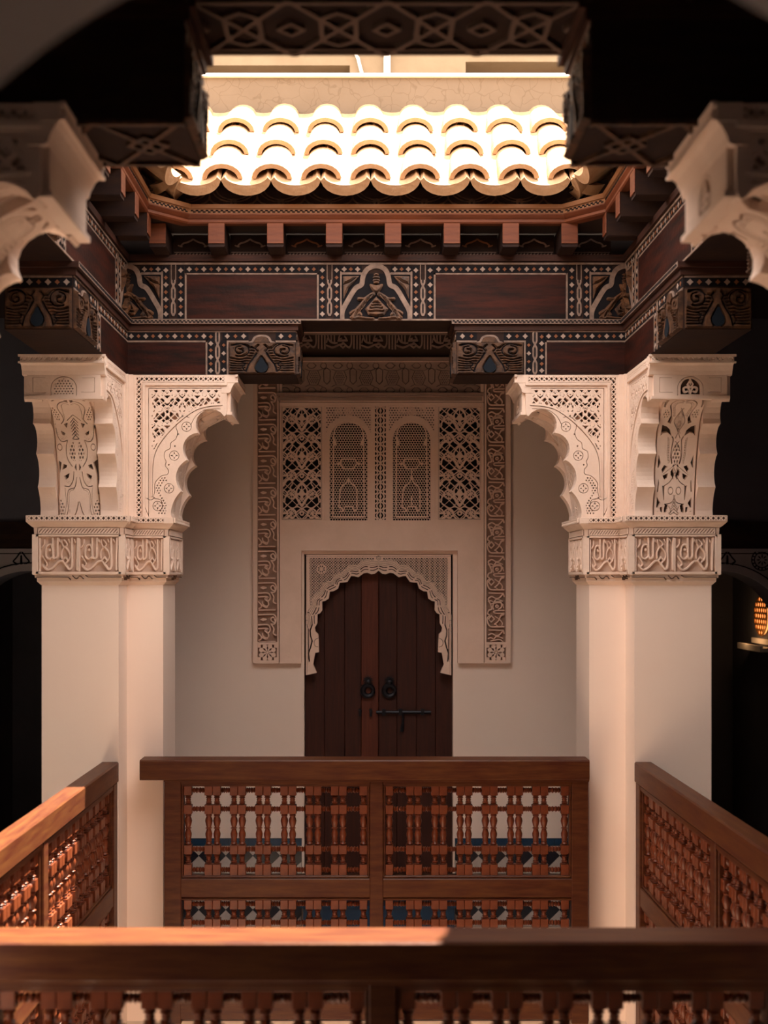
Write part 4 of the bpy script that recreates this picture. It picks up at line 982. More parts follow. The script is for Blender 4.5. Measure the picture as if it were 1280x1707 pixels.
def roof(side, label):
    o_, d_, n_, L = CF[side]
    fn = fmap(side, 0)
    r = thing('tiled_roof', label, 'roof', tuple(fn([L / 2], [4.05], [-.1])[0]), 'tiled roof slopes round the court'); q = MB()
    # sloping deck under the tiles, mitred at the corners
    a = [(.14, .14, 4.067), (L - .14, .14, 4.067), (L + .75, -.75, 4.03 + .94 * .733), (-.75, -.75, 4.03 + .94 * .733)]
    v = []
    for dz in (0, .03):
        for u, w, z in a: v.append(fn([u], [z + dz], [w])[0])
    q.add(v, [(3, 2, 1, 0), (4, 5, 6, 7), (0, 1, 5, 4), (1, 2, 6, 5), (2, 3, 7, 6), (3, 0, 4, 7)]); q.build('roof_deck', M['dark'], r)
    rz = math.atan2(n_[1], n_[0]) + math.pi / 2
    first = {'far': -.69 - XL, 'near': .42, 'left': .35, 'right': .35}[side]
    P_ = .2355; rim = .27
    k = -4
    while True:
        s = first + P_ * k; k += 1
        if s > L + .7: break
        for kind, ds, nn in (('cover', 0, .062), ('pan', P_ / 2, 0.0)):
            ss = s + ds
            for row in range(3):
                w = rim - .30 * row - (.020 if kind == 'cover' else 0)                  # distance in front of the court edge
                if ss < w - .12 or ss > L - w + .12: continue    # beyond the mitre
                if side == 'near' and row > 0: continue
                z = 4.020 + .22 * row + .004 * row + (.026 if kind == 'cover' else 0)
                off = nn
                p = fn([ss], [z + off * CT], [w - 0 * off])[0]
                tile(cov if kind == 'cover' else pan, kind + '_tile', r, p[0], p[1], p[2], rz)
    return r
roof('far', 'sunlit canal tile roof slope at the far side of the court')
roof('left', 'canal tile roof slope on the left side of the court'); roof('right', 'canal tile roof slope on the right side of the court')
roof('near', 'canal tile roof slope above the near beam')
# parapets round the light well and the coping
M['crazed'] = mat('crazed_plaster', (0.152, 0.116, 0.080), 0.9, ((0.134, 0.101, 0.068), 2.5, (1, 1, 1)), 0.1, 20)
nt = M['crazed'].node_tree; b_ = nt.nodes['Principled BSDF']; old = b_.inputs['Base Color'].links[0].from_socket
vo = nt.nodes.new('ShaderNodeTexVoronoi'); vo.feature = 'DISTANCE_TO_EDGE'; vo.inputs['Scale'].default_value = 12
nz = nt.nodes.new('ShaderNodeTexNoise'); nz.inputs['Scale'].default_value = 9; tc = nt.nodes.new('ShaderNodeTexCoord'); mx = nt.nodes.new('ShaderNodeMixRGB'); mx.blend_type = 'ADD'; mx.inputs[0].default_value = .12
rp = nt.nodes.new('ShaderNodeValToRGB'); rp.color_ramp.elements[0].position = 0.0; rp.color_ramp.elements[1].position = .035; rp.color_ramp.elements[0].color = (.80, .78, .74, 1)
mu = nt.nodes.new('ShaderNodeMixRGB'); mu.blend_type = 'MULTIPLY'; mu.inputs[0].default_value = 1
nt.links.new(tc.outputs['Object'], nz.inputs['Vector']); nt.links.new(tc.outputs['Object'], mx.inputs[1]); nt.links.new(nz.outputs['Color'], mx.inputs[2]); nt.links.new(mx.outputs[0], vo.inputs['Vector'])
nt.links.new(vo.outputs['Distance'], rp.inputs[0]); nt.links.new(rp.outputs[0], mu.inputs[2]); nt.links.new(old, mu.inputs[1]); nt.links.new(mu.outputs[0], b_.inputs['Base Color'])
PO = .65; PZ0, PZ1 = 4.45, 4.965
for side in ('far', 'left', 'right', 'near'):
    PZ1 = 4.965 if side != 'near' else 4.70
    fn = fmap(side, 0); L = CF[side][3]; mb = MB(); x = PO if side in ('far', 'near') else PO
    mb.prism([(-PO - .2, PZ0), (L + PO + .2, PZ0), (L + PO + .2, PZ1), (-PO - .2, PZ1)], fn, -PO - .2, -PO)
    w = struct(mb.build('wall_parapet_' + side, M['crazed']), {'far': 'low tan parapet wall above the far roof tiles', 'left': 'parapet wall above the left roof slope', 'right': 'parapet wall above the right roof slope', 'near': 'parapet wall above the near roof slope'}[side], 'wall')
    v = []
    for s_ in (-PO - .2, L + PO + .2):
        for a, z in ((-PO + .02, PZ1), (-PO + .02, PZ1 + .004), (-PO - .045, PZ1 + .045), (-PO - .2, PZ1 + .05), (-PO - .2, PZ1)): v.append(fn([s_], [z], [a])[0])
    mb = MB(); mb.rings([v[:5], v[5:]]); mb.build('coping', M['lime'], w)
# roof terrace round the light well (keeps daylight out of the galleries) and the house behind
mb = MB(); ring_slab(mb, 4.42, 4.52, X0 - .2, X1 + .2, -2.2, 10.2, XL - PO, XR + PO, YN - PO, YF + PO)
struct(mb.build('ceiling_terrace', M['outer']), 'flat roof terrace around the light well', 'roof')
YH = 9.2; kh = YH / FPX
hx = lambda px: (px - PX) * kh
hz = lambda py: EYE + (PY - py) * kh
bd = thing('upper_house', 'tan upper house wall with shaded window recesses behind the parapet', 'building', (0, YH, 4.52))
mb = MB(); zt = 7.4; zb = 4.52; wz = hz(109)
mb.box(-3.2, hx(300) , YH, YH + .3, zb, zt); mb.box(hx(583), hx(776), YH, YH + .3, zb, zt); mb.box(hx(985), 3.2, YH, YH + .3, zb, zt)
mb.box(hx(300), hx(583), YH, YH + .3, wz, zt); mb.box(hx(776), hx(985), YH, YH + .3, hz(103), zt); mb.box(hx(300), hx(583), YH, YH + .3, zb, zb + .5); mb.box(hx(776), hx(985), YH, YH + .3, zb, zb + .5)
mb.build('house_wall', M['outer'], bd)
for a, b, t in ((300, 583, 109), (776, 985, 103)):
    q = MB(); q.box(hx(a), hx(b), YH + .20, YH + .26, hz(t) - .10, hz(t) - .01); q.box(hx(a), hx(a) + .06, YH + .2, YH + .26, zb + .5, hz(t) - .1); q.box(hx(b) - .06, hx(b), YH + .2, YH + .26, zb + .5, hz(t) - .1); f_ = q.build('window_frame', M['fascia'], bd)
    q = MB(); q.box(hx(a) + .05, hx(b) - .05, YH + .23, YH + .25, zb + .5, hz(t) - .09); q.build('shutter', M['cedar'], f_)
q = MB(); q.tube([(hx(645), YH - .05, zb), (hx(645), YH - .05, zt)], .025, 10); q.build('downpipe', M['lime'], bd)
q = MB(); q.tube([(hx(589), YH - .02, hz(70)), (hx(592), YH - .02, hz(90)), (hx(597), YH - .02, hz(100)), (hx(600), YH - .02, hz(113)), (hx(605), YH - .02, hz(130))], .012, 6); q.build('cable', M['lime'], bd)
# ---------------------------------------------------------------- carved plaster frame round the doorway
W_ = pixplane(YB)
PXM = YB / FPX
fr = thing('carved_doorway_frame', 'large raised carved plaster frame around the dark wooden double door', 'carving', (XC, YB, DTOP))
def pf(x0, x1, y0, y1, h): return Field(x0, x1, y0, y1, h)
ALLP = (slice(None), slice(None))
S_ = pf(420, 853, 545, 1108, 1.3)
S_.poly([(423, 546), (850, 546), (850, 1105), (762, 1105), (762, 918), (503, 918), (503, 1105), (423, 1105)])
holes = [(430, 463, 640, 1070), (809.5, 842, 640, 1070), (430.5, 462.5, 1074, 1100), (809.5, 842, 1074, 1100), (471, 800, 557, 598), (471, 800, 605, 656),
         (469, 538, 678, 868), (542, 620, 678, 868), (624, 644, 678, 868), (646.5, 725, 678, 868), (729, 802, 678, 868)]
for a, b, c, d in holes: S_.box(a, b, c, d, True)
for x in (466.2, 805.8): S_.stroke([(x, 640), (x, 1105)], 1.5, cut=True)
S_.stroke([(466, 672), (806, 672)], 1.5, cut=True); S_.stroke([(504, 874), (504, 874)], 1, cut=True)
mb = MB(); carve(mb, S_.relief(), W_, .045); mb.build('plaster_frame', M['stucco'], fr)
mb = MB(); mb.prism([(425, 549), (849, 549), (849, 916), (425, 916)], W_, .0, .012); mb.prism([(425, 915), (500, 915), (500, 1103), (425, 1103)], W_, .0, .012); mb.prism([(764, 915), (849, 915), (849, 1103), (764, 1103)], W_, .0, .012); mb.build('frame_ground', M['patina'], fr)
mb = MB(); mb.prism([(470, 556), (801, 556), (801, 599), (470, 599)], W_, .0, .0130); mb.prism([(470, 604), (801, 604), (801, 657), (470, 657)], W_, .0, .0130); mb.build('frieze_ground', M['recess_shade'], fr)  # dark sheets painted as shade in the frieze grooves
# raised mouldings of the frieze
for nm, a, b, c, d, w in (('frieze_fillet', 468, 804, 598.5, 604.5, .060), ('frieze_moulding', 462, 804, 657, 662, .062), ('frieze_moulding', 464, 802, 664, 670, .054)):
    mb = MB(); mb.prism([(a, c), (b, c), (b, d), (a, d)], W_, .01, w); mb.build(nm, M['old'], fr)
F_ = pf(420, 470, 640, 1110, .62)
for k in range(-6, 3): strip_left(F_, 430.5, 918.5 + 52.7 * k, .1535, 13.0 * .16)
F_.F = np.where((F_.V < 641) | (F_.V > 1069.5), -1, F_.F)
mb = MB(); carve(mb, F_.relief(), W_, .020, .010); carve(mb, shrunk(F_, .35).relief(), W_, .006, .030); mb.build('inscription_strip', M['stucco'], fr, label='upright carved inscription left of the doors')
F_ = pf(804, 848, 640, 1110, .62)
for k in range(-5, 2): strip_right(F_, 810, 947.6 + 61.4 * k, .1535, 13.0 * .16)
F_.F = np.where((F_.V < 641) | (F_.V > 1069.5), -1, F_.F)
mb = MB(); carve(mb, F_.relief(), W_, .020, .010); carve(mb, shrunk(F_, .35).relief(), W_, .006, .030); mb.build('inscription_strip', M['stucco'], fr, label='upright carved inscription right of the doors')
for cx in (446.5, 825.7):
    F_ = pf(cx - 16, cx + 16, 1074, 1100, .45); cy = 1087
    F_.disc(cx, cy, 11.5)
    for a in range(8):
        t = a * math.pi / 4 + math.pi / 8; F_.disc(cx + 11 * math.cos(t), cy + 11 * math.sin(t), 3.6)
    for x, y in ((-14, -11), (14, -11), (-14, 11), (14, 11)): F_.box(cx + x - 3, cx + x + 3, cy + y - 3, cy + y + 3)
    for a in range(8):
        t = a * math.pi / 4; c, s = math.cos(t), math.sin(t); F_.poly([(cx + 3 * c, cy + 3 * s), (cx + 7 * c - 1.6 * s, cy + 7 * s + 1.6 * c), (cx + 11 * c, cy + 11 * s), (cx + 7 * c + 1.6 * s, cy + 7 * s - 1.6 * c)], True)
    F_.ring(cx, cy, 2.6, .8, True)
    mb = MB(); carve(mb, F_.relief(), W_, .028, .010); mb.build('rosette_square', M['stucco'], fr)
# black sheets painted as the darkness behind the pierced work
for a, b, c, d in holes[6:]:
    mb = MB(); mb.prism([(a - 1, c - 1), (b + 1, c - 1), (b + 1, d + 1), (a - 1, d + 1)], W_, .012, .0125); mb.build('shadow_back', M['black'], fr)
for (a, b) in ((469, 538), (729, 802)):
    F_ = pf(a, b, 678, 868, .42); F_.box(a, b, 678, 868); g = F_.F.copy(); cx = (a + b) / 2; p = 62.5
    ar = arabesque((F_.U - cx) * (61.5 / (b - a - 6)), (842.5 - F_.V) * -1, p, 0.5)
    F_.F = np.where(g > 3, np.minimum(g, ar), g)
    F_.stroke([(a + 1.7, 679.7), (b - 1.7, 679.7), (b - 1.7, 866), (a + 1.7, 866)], .7, cut=True, closed=True)
    mb = MB(); carve(mb, F_.relief(), W_, .026, .012); mb.build('pierced_panel', M['stucco'], fr)
F_ = pf(624, 644, 678, 868, .42); g = F_.polyval([(624, 678), (644, 678), (644, 868), (624, 868)], ALLP)
y = (F_.V - 678) / 15.8 * math.pi
ww = np.maximum.reduce([1.2 - np.abs(F_.U - 634 - 6 * np.sin(y)), 1.2 - np.abs(F_.U - 634 + 6 * np.sin(y)), 2.2 - np.hypot(F_.U - 634, ((F_.V - 678) % 15.8) - 7.9), .9 - np.abs(F_.U - 634), 1.0 - np.abs(np.hypot(np.abs(F_.U - 634) - 9, ((F_.V - 670) % 15.8) - 7.9) - 4)])
F_.F = np.where(g > .9, np.minimum(g, ww), g); mb = MB(); carve(mb, F_.relief(), W_, .028, .012); mb.build('centre_strip', M['stucco'], fr)
for n_, (a, b) in enumerate(((542, 620), (646.5, 725))):
    cx = (a + b) / 2; w = struct(thing('window_%d' % (n_ + 1), '', 'window', tuple(W_([cx], [868], [.02])[0])), '%s of the two small arched windows filled with pierced honeycomb plaster above the doors' % ('left' if n_ == 0 else 'right'), 'window')
    def archpts(r, top, bot): return [(cx - r, bot)] + [(cx - r * math.cos(math.pi * i / 18), top + r - r * math.sin(math.pi * i / 18) + 0) for i in range(19)] + [(cx + r, bot)]
    F_ = pf(a, b, 678, 868, .42)
    # spandrel tracery
    g = F_.polyval([(a, 678), (b, 678), (b, 730), (a, 730)], ALLP); F_.F = np.where(g > 0, np.minimum(g, grapes(F_.U, F_.V, 4.6, 2.0)), F_.F)
    for dx in (-17, 17):
        F_.ring(cx + dx, 686, 5.5, 1.3); F_.ring(cx + dx, 686, 2.5, 1.0)
    F_.stroke([(a + 1, 679), (b - 1, 679)], 2.2); F_.stroke([(a + .8, 679), (a + .8, 868)], 2.2); F_.stroke([(b - .8, 679), (b - .8, 868)], 2.2)
    F_.poly(archpts(38.2, 695, 869), True)
    mb = MB(); carve(mb, F_.relief(), W_, .024, .012); mb.build('spandrel', M['stucco'], w)
    F_ = pf(a, b, 678, 869, .6); F_.poly(archpts(38.2, 694, 868)); F_.poly(archpts(31.2, 704, 871), True); F_.disc(cx, 687, 7.6)
    F_.ring(cx, 687, 6.0, .7, True); F_.ring(cx, 687, 4.0, .8, True); F_.star(cx, 687, 3.2, 4, True, .1, .5)
    mb = MB(); carve(mb, F_.relief(), W_, .030, .012); mb.build('arch_frame', M['stucco'], w)
    F_ = pf(cx - 33, cx + 33, 700, 869, .40); g = F_.polyval(archpts(31.6, 704, 868.5), ALLP); F_.F = np.where(g > 0, np.minimum(g, grapes(F_.U, F_.V, 4.35, .72)), -1.0)
    r = 25
    F_.stroke([(cx - r - 1, 862), (cx - r, 740), (cx - r, 728), (cx - r * .92, 717), (cx - r * .7, 709), (cx - r * .3, 705), (cx, 704), (cx + r * .3, 705), (cx + r * .7, 709), (cx + r * .92, 717), (cx + r, 728), (cx + r, 740), (cx + r + 1, 862)], 1.9, closed=True)
    for e in (1, -1): F_.poly([(cx + e * r, 728), (cx + e * (r - 5), 738), (cx + e * (r - 5), 742), (cx + e * r, 744)]); F_.stroke([(cx + e * 15, 774), (cx + e * 24, 774)], 1.3); F_.ring(cx + e * 17, 774, 1.6, 1)
    F_.stroke([(cx - 11, 766), (cx + 11, 766), (cx + 14, 773), (cx + 8, 782), (cx - 8, 782), (cx - 14, 773)], 1.8, closed=True, sm=0)
    F_.stroke([(cx - 15, 853), (cx - 10, 853), (cx - 10, 848), (cx - 16, 846), (cx - 14, 818), (cx - 11, 811), (cx - 4, 806), (cx, 797), (cx + 4, 806), (cx + 11, 811), (cx + 14, 818), (cx + 14, 850), (cx + 9, 852), (cx + 7, 845), (cx - 6, 845), (cx - 8, 852)], 1.8)
    F_.stroke([(cx, 782), (cx, 797)] if n_ else [(cx, 800), (cx, 806)], 1.7)
    if n_: F_.ring(cx, 797, 1.8, 1.2); F_.stroke([(cx, 828), (cx, 845)], 2.4, .8)
    mb = MB(); carve(mb, F_.relief(), W_, .014, .014); mb.build('honeycomb_screen', M['stucco'], w)
# friezes above
F_ = pf(471, 800, 557, 598, .7)
for k in range(-1, 6): frieze_script(F_, 476 + 58.6 * k, 558.5, .25 if False else .2495, 2.4 / .2495 * .2495 * 1.0)
mb = MB(); carve(mb, F_.relief(), W_, .026, .010)
F_ = pf(471, 800, 557, 598, 2); F_.stroke([(471, 558), (800, 558)], 2.5); carve(mb, F_.relief(), W_, .03, .01); mb.build('inscription_frieze', M['old'], fr)
F_ = pf(471, 800, 605, 656, .7); F_.box(471, 800, 605, 656)
for i in range(8):
    cx = 524 + 43.5 * (i - 1) - .5
    for cy in (611, 652): F_.stroke([(cx + 10 - 21.7, cy), (cx + 10 - 17, cy - 4.5), (cx - 1 , cy - 4.5), (cx + 4, cy), (cx - 1, cy + 4.5), (cx + 10 - 17, cy + 4.5)], 1.2, cut=True, closed=True); F_.ring(cx + 16, cy, 4.8, 1.2, True)
    F_.stroke([(cx - 5.5 + 21.7, 618), (cx + 21.7, 615), (cx + 5.5 + 21.7, 619), (cx + 5 + 21.7, 637), (cx + 21.7, 642), (cx - 5 + 21.7, 637)], 1.3, cut=True, closed=True)
    hexp = [(cx - 9, 631), (cx - 5, 621), (cx + 5, 621), (cx + 9, 631), (cx + 5, 641), (cx - 5, 641)]
    g = F_.polyval(hexp, ALLP); F_.F = np.where(g > 0, np.minimum(F_.F, grapes(F_.U, F_.V, 3.5, 1.3)), F_.F); F_.stroke([(x + (x - cx) * .25, y_ + (y_ - 631) * .2) for x, y_ in hexp], 1.1, cut=True, closed=True)
    F_.stroke([(cx - 14, 617), (cx - 8, 619)], 1.1, cut=True); F_.stroke([(cx + 14, 617), (cx + 8, 619)], 1.1, cut=True); F_.stroke([(cx - 14, 646), (cx - 8, 643)], 1.1, cut=True); F_.stroke([(cx + 14, 646), (cx + 8, 643)], 1.1, cut=True)
mb = MB(); carve(mb, F_.relief(), W_, .021, .013); mb.build('star_frieze', M['old'], fr)

# scalloped arch over the doors
T8 = lambda pts: [(490 + x / 7.42, 900 + y / 7.42) for x, y in pts]
CXD = 630.9
inner = T8([(1045,380),(1000,418),(955,424),(905,405),(862,412),(795,462),(745,448),(706,446),(660,520),(605,528),(566,530),(545,602),(490,634),(442,640),(430,725),(390,752),(347,762),(350,870),(322,908),(290,920),(288,1030),(258,1085),(268,1135),(300,1165),(306,1230),(310,1388),(262,1396),(238,1540),(282,1642)])
outer = T8([(1045,262),(960,258),(905,250),(850,262),(775,320),(700,318),(655,340),(610,400),(545,415),(505,440),(470,512),(400,522),(365,545),(320,640),(260,680),(230,730),(218,815),(180,860),(158,900)])
spd = thing('arch_screen', 'pierced plaster screen with a scalloped arch set over the wooden doors', 'arch', (XC, YB, DTOP))
right = lambda pts: [(2 * CXD - x, y) for x, y in pts]
full = [(510, 1125.5), (510, 925)] + [(752, 925), (752, 1125.5)] + right(inner)[::-1] + inner[1:]
F_ = pf(508, 754, 923, 1128, .4); F_.poly(full)
outl = [(516, 1025), (515, 929), (747, 929), (746, 1025)] + right(outer)[::-1] + outer[1:]
g = F_.polyval(outl, ALLP)
U, V = F_.U, F_.V; p = 9.0
u = (U - CXD) / p; v = (V - 929) / p; du = (u - np.round(u)) * p; dv = (v - np.round(v)) * p; eu = (u - np.floor(u) - .5) * p; ev = (v - np.floor(v) - .5) * p
net = np.maximum.reduce([.42 - np.abs(np.hypot(du, dv) - p * .42), .40 - np.abs(np.abs(du) - np.abs(dv)) * .7071, .75 - np.hypot(eu, ev)])
F_.F = np.where(g > .6, np.minimum(F_.F, net), F_.F)
for cx in (535.6,):
    F_.disc(cx, 948.5, 8); 
    for a in range(8):
        t = a * math.pi / 4 + .4; F_.poly([(cx + 2.4 * math.cos(t), 948.5 + 2.4 * math.sin(t)), (cx + 5.4 * math.cos(t - .25), 948.5 + 5.4 * math.sin(t - .25)), (cx + 6.6 * math.cos(t), 948.5 + 6.6 * math.sin(t)), (cx + 5.4 * math.cos(t + .25), 948.5 + 5.4 * math.sin(t + .25))], True)
F_.poly([(622, 926), (640, 926), (638, 936), (624, 936)]); F_.ring(CXD, 930, 3.6, .7, True); F_.ring(CXD, 930, 1.6, .6, True)
def resample(pts, n):
    p_ = np.array(smooth(pts, 5)); d_ = np.concatenate([[0], np.cumsum(np.hypot(*np.diff(p_, axis=0).T))]); t = np.linspace(0, d_[-1], n)
    return np.column_stack([np.interp(t, d_, p_[:, 0]), np.interp(t, d_, p_[:, 1])])
oi = resample(inner[:21], 120); oo_ = resample(outer + T8([(150,960),(165,1085)]), 120)
for side_ in (0, 1):
    Q = (lambda a: [tuple(r_) for r_ in a]) if side_ == 0 else (lambda a: right([tuple(r_) for r_ in a]))
    for t, w in ((.05, .6), (.20, .6), (.34, .6)): F_.stroke(Q(oo_ * (1 - t) + oi * t), w, cut=True)
    for t, w in ((.50, 1.7), (.72, 1.5)):
        c_ = oo_ * (1 - t) + oi * t
        for k in range(10): F_.stroke(Q(c_[k * 12 + 1:k * 12 + 11]), w, cut=True)
    low = T8([(225,1050),(200,1120),(205,1190),(225,1250),(205,1330),(180,1400),(190,1500)])
    F_.stroke(Q(np.array(low[:3])), 2.2, cut=True); F_.stroke(Q(np.array(low[2:5])), 2.4, cut=True); F_.stroke(Q(np.array(low[4:])), 2.2, cut=True)
    F_.stroke(Q(np.array(T8([(180,1100),(180,1480)]))), 1.6, cut=True); F_.stroke(Q(np.array(T8([(300,1215),(262,1235),(250,1275),(262,1310),(300,1325)]))), .9, cut=True, sm=3)
    F_.stroke(Q(np.array(T8([(150,180),(150,920)]))), .6, cut=True); F_.stroke(Q(np.array(T8([(165,1050),(165,1670)]))), .6, cut=True); F_.stroke(Q(np.array(T8([(120,1050),(165,1050)]))), .6, cut=True); F_.stroke(Q(np.array(T8([(120,995),(170,995)]))), .6, cut=True)
F_.stroke([(510, 927.3), (752, 927.3)], .6, cut=True)
mb = MB(); carve(mb, F_.relief(), W_, .040, -.030); mb.build('arch_plate', M['stucco'], spd)
F_ = pf(508, 754, 923, 1128, 1.0); F_.poly([(510, 1120), (510, 925), (752, 925), (752, 1120)] + [(746, 1110)] + right(outer)[::-1] + outer[1:] + [(514, 1110)]); mb = MB(); carve(mb, F_.relief(), W_, .004, -.036); mb.build('shadow_back', M['black'], spd)  # black sheet painted as the dark behind the net

# ---------------------------------------------------------------- the doors
D_ = lambda off: pixplane(YB + off)
door = struct(thing('door_1', '', 'door', ((DX0 + DX1) / 2, YB + .1, 0)), 'dark double door of upright boards with two iron ring knockers under the scalloped arch', 'door')
M['doorred'] = mat('door_wood_red', (0.085, 0.019, 0.010), 0.55, ((0.125, 0.030, 0.014), 7.0, (9, 9, 0.6)), 0.1, 60)
for nm, xs in (('left', (507, 540, 574, 602, 631)), ('right', (631.5, 662, 695, 727, 755.5))):
    lf = MB(); lf.prism([(xs[0], 925), (xs[-1], 925), (xs[-1], 1543), (xs[0], 1543)], W_, -.14, -.115); leaf_ = lf.build('door_leaf', M['door'], door)
    for i in range(4):
        q = MB(); a = (xs[i] - PX) * PXM + .0007; b = (xs[i + 1] - PX) * PXM - .0007; q.cbox(a, b, YB + .085, YB + .12, .012, DTOP - .01, .003); q.build('plank', M['doorred'] if (nm == 'left' and i == 3) else M['door'], leaf_)
def ringpts(cx, cy, r, off, n=20, a0=0, a1=2 * math.pi): return [tuple(W_([cx + r * math.cos(a0 + (a1 - a0) * k / n)], [cy + r * math.sin(a0 + (a1 - a0) * k / n)], [off])[0]) for k in range(n + 1)]
for cx in (613.5, 649.5):
    q = MB(); q.tube(ringpts(cx, 1153, 9.0, -.066), [.012 + .006 * math.sin(math.pi * k / 20) for k in range(21)], 8); kn = q.build('ring_knocker', M['iron'], door, True)
    q = MB(); F_ = pf(cx - 10, cx + 10, 1123, 1146, .7); F_.disc(cx, 1136, 5.5)
    for a in range(12): F_.stroke([(cx, 1136), (cx + 8.6 * math.cos(a * math.pi / 6), 1136 + 8.6 * math.sin(a * math.pi / 6))], 2.4, .8)
    carve(q, F_.relief(), W_, .010, -.085); b_ = W_([cx], [1138], [-.06])[0]; q.lathe([(.001, -.02), (.014, -.015), (.018, 0), (.010, .015), (.001, .02)], tuple(b_), 1, 10); q.build('knocker_rosette', M['iron'], kn)
q = MB(); q.tube([tuple(W_([627], [1189], [-.065])[0]), tuple(W_([719], [1189], [-.065])[0])], .010, 8)
for x in (640, 668, 705): q.prism([(x - 3, 1184), (x + 3, 1184), (x + 3, 1194), (x - 3, 1194)], W_, -.085, -.052)
bolt = q.build('sliding_bolt', M['iron'], door)
q = MB(); q.tube([tuple(W_([672], [1190], [-.06])[0]), tuple(W_([672], [1207], [-.062])[0]), tuple(W_([670], [1222], [-.066])[0])], [.007, .008, .013], 8); q.build('hasp', M['iron'], bolt)
for x in (600, 618): q = MB(); q.prism([(x - 2.5, 1184), (x + 2.5, 1184), (x + 1.5, 1196), (x - 1.5, 1196)], W_, -.085, -.055); q.build('staple', M['iron'], door)
q = MB(); q.box(DX0, DX1, YB - .12, YB + .09, 0, .15); q.box(DX0 - .02, DX1 + .02, YB - .13, YB + .0, .15, .165); struct(q.build('trim_1', M['zblue']), 'blue tiled step at the foot of the double door', 'step')

# ---------------------------------------------------------------- zellige dado on the far wall
def clip(poly, x0, x1, y0, y1):
    for ax, v, sg in ((0, x0, 1), (0, x1, -1), (1, y0, 1), (1, y1, -1)):
        out = []
        for i in range(len(poly)):
            a, b = poly[i - 1], poly[i]; ia, ib = (a[ax] - v) * sg >= 0, (b[ax] - v) * sg >= 0
            if ia != ib: t = (v - a[ax]) / (b[ax] - a[ax]); out.append((a[0] + t * (b[0] - a[0]), a[1] + t * (b[1] - a[1])))
            if ib: out.append(b)
        poly = out
        if not poly: return []
    return poly
for n_, (a, b, ph, lab) in enumerate(((282, 503, 331.8, 'left'), (758, 988, 797.0, 'right'))):
    lab = 'black and white diamond tiled dado with a blue border, %s of the doors behind the balusters' % lab
    q = MB(); q.prism([(a, 1397), (b, 1397), (b, 1543.6), (a, 1543.6)], W_, 0, .012); dd = struct(q.build('baseboard_%s' % ('left' if n_ == 0 else 'right'), M['zblack']), lab, 'tiled dado')
    x = a
    while x < b - 1:
        q = MB(); q.prism([(x + .3, 1397.4), (min(x + 33, b) - .3, 1397.4), (min(x + 33, b) - .3, 1408.6), (x + .3, 1408.6)], W_, .010, .017); q.build('border_tile', M['zblue'], dd); x += 33
    for j in range(0, 8):
        cy = 1403 + 22.5 * j
        k0 = int((a - ph) / 45) - 2
        for k in range(k0, k0 + 9):
            cx = ph + 45 * k + (22.5 if j % 2 else 0); r = 22.5 - .5
            pl = clip([(cx, cy - r), (cx + r, cy), (cx, cy + r), (cx - r, cy)], a + .5, b - .5, 1409.2, 1543)
            if len(pl) < 3 or max(p[1] for p in pl) - min(p[1] for p in pl) < 1: continue
            q = MB(); q.prism(pl, W_, .010, .016 + random.uniform(0, .0015)); q.build('tile', M['zwhite'] if j % 2 == 0 else M['zblack'], dd)

# ---------------------------------------------------------------- turned wood balustrades
RT = 1.32
def turned(prof_pts, z0, z1): return [(r, z0 + (z1 - z0) * t) for t, r in prof_pts]
short = [(0, .012), (.08, .016), (.16, .011), (.26, .0165), (.34, .010), (.5, .0125), (.66, .010), (.74, .0165), (.84, .011), (.92, .016), (1, .012)]
vase = [(0, .012), (.05, .0165), (.10, .012), (.14, .0155), (.18, .0125), (.28, .0165), (.36, .0175), (.46, .0125), (.51, .0105), (.535, .0175), (.56, .0105), (.64, .0145), (.76, .019), (.84, .0165), (.90, .012), (.94, .0165), (1, .012)]
def baluster_mesh(H):
    mb = MB(); bl = [(0, .060), (.112, .156), (.315, .359), (.409, .455)]; k = H / .455
    for a, b in bl: mb.cbox(-.0193, .0193, -.0193, .0193, a * k, b * k, .0022)
    for (a, b), pr in (((.060, .112), short), ((.156, .315), vase), ((.359, .409), short)): mb.lathe(turned(pr, a * k, b * k), (0, 0, 0), 2, 10)
    return mb.mesh('baluster', M['railshaft'], True)
bal = baluster_mesh(.455)
mb = MB(); mb.lathe([(.006, -.024), (.010, -.021), (.014, -.016), (.009, -.012), (.015, -.006), (.010, -.002), (.010, .002), (.015, .006), (.009, .012), (.014, .016), (.010, .021), (.006, .024)], (0, 0, 0), 0, 8)
spin = mb.mesh('spindle', M['railshaft'], True)
def local(name, me, parent, loc=(0, 0, 0)):
    o = bpy.data.objects.new(name, me); col.objects.link(o); o.parent = parent; o.location = loc; return o
